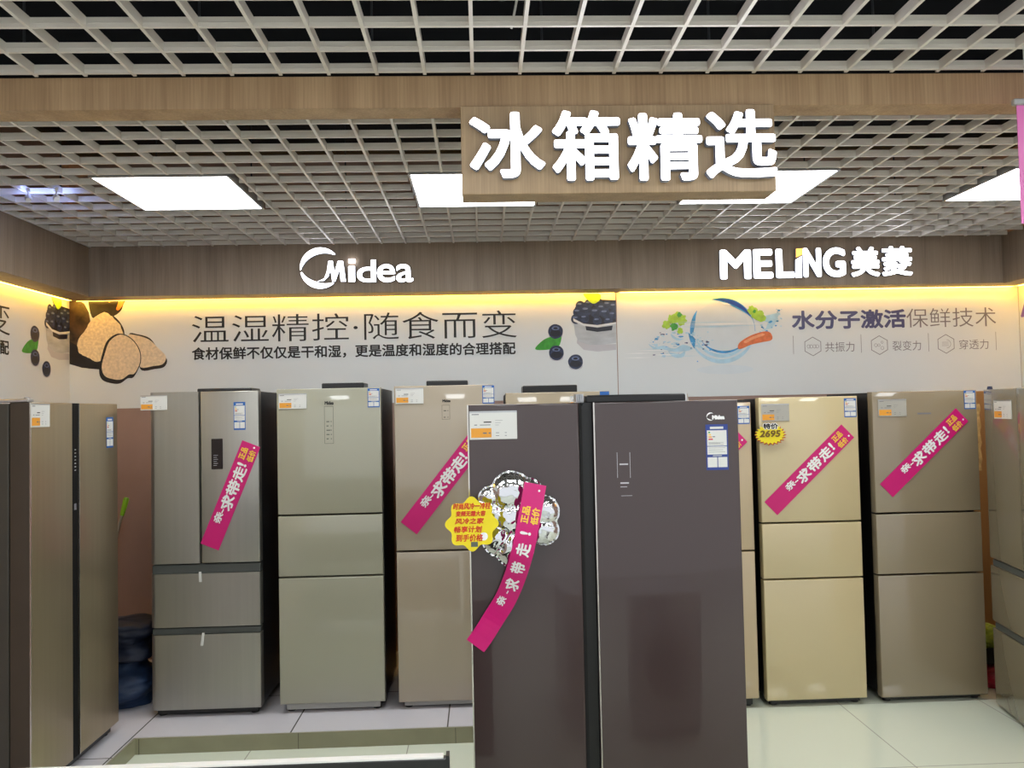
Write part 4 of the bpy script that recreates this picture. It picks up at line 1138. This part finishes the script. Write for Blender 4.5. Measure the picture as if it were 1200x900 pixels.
# ------------------------------------------------------------------ hanging pink poster, right edge
M_PINKP = mat('pink_poster', (226, 120, 190), 0.4, var=0.06, scale=4)
M_MAG = mat('magenta_print', (214, 40, 140), 0.4, var=0.05)
YPO = 2.45
p1 = at_y(1191.5, 122, YPO); p2 = at_y(1193, 262, YPO)
t = thing('hanging_poster', 'pink poster hanging from a pale rail at the top right edge', 'poster', (p1.x+0.22, YPO, p2.z))
hh = p1.z-p2.z
MB().box(-0.22, 0.22, 0, 0.003, 0, hh, M_PINKP).build('sheet', t)
MB().box(-0.20, 0.20, -0.0008, 0, 0.02, 0.06, M_MAG).build('printed_band', t)
MB().box(-0.232, 0.232, -0.008, 0.011, hh-0.004, hh+0.016, M_ALU, 0.003, 1).build('rail', t)
for x in (-0.19, 0.19): MB().tube([(x, 0.002, hh+0.014), (x, 0.002, HC-p2.z+0.03)], 0.0015, M_CARD, 6).build('cord', t)

# ------------------------------------------------------------------ dark panel in the foreground
YD = 1.9
p = at_y(525.5, 887, YD)
XD0, XD1, ZD = -1.9, p.x, p.z
t = thing('display_panel', 'black panel with a bright top edge cropped by the lower left of the photo', 'display panel', ((XD0+XD1)/2, YD, 0))
hd = (XD1-XD0)/2
M_TOPE = mat('white_top_edge', (232, 232, 228), 0.3, var=0.02)
MB().box(-hd, hd, 0, 0.022, 0.10, ZD-0.004, M_BLACK, 0.002, 1).build('panel', t)
MB().box(-hd+0.004, hd-0.012, 0.0015, 0.0245, ZD-0.004, ZD, M_TOPE).build('top_edge', t)['label'] = 'white top edge'
MB().box(hd-0.006, hd+0.002, -0.003, 0.024, 0.10, ZD+0.004, M_BLACK).build('corner_post', t)
for x in (-hd*0.7, hd*0.7):
    MB().box(x-0.03, x+0.03, 0.002, 0.02, 0.02, 0.11, M_BLACK).box(x-0.04, x+0.04, -0.16, 0.18, 0, 0.02, M_BLACK, 0.006, 1).build('foot', t)

# washing machine facing the dark refrigerator (seen mirrored in its glass)
M_WASH = mat('silver_enamel', (200, 200, 204), 0.3, var=0.02)
t = thing('washing_machine', 'silver front-loading washing machine mirrored in the dark glass door', 'washing machine', (0.86, 1.55, 0), PI)
MB().box(-0.3, 0.3, 0.0, 0.56, 0.02, 0.85, M_WASH, 0.012, 2).build('cabinet', t)
MB().box(-0.3, 0.3, -0.012, 0.0, 0.72, 0.85, M_CARD, 0.006, 1).build('control_panel', t)
MB().box(0.0, 0.16, -0.014, -0.011, 0.755, 0.82, M_SCREEN).build('display', t)
MB().tube([(0.21, -0.012, 0.785), (0.21, -0.045, 0.785)], 0.032, M_CHROME, 20).build('knob', t, smooth='auto')
b = MB(); b.tube([(0, 0.0, 0.4), (0, -0.03, 0.4)], [0.235, 0.21], M_CHROME, 36); b.build('door_ring', t, smooth='auto')
b = MB(); b.tube([(0, -0.028, 0.4), (0, -0.05, 0.4)], [0.185, 0.13], M_SCREEN, 36); b.build('door_glass', t, smooth='auto')
for x in (-0.25, 0.25):
    for y in (0.06, 0.5): MB().tube([(x, y, 0), (x, y, 0.025)], 0.022, M_FOOT, 10).build('foot', t)
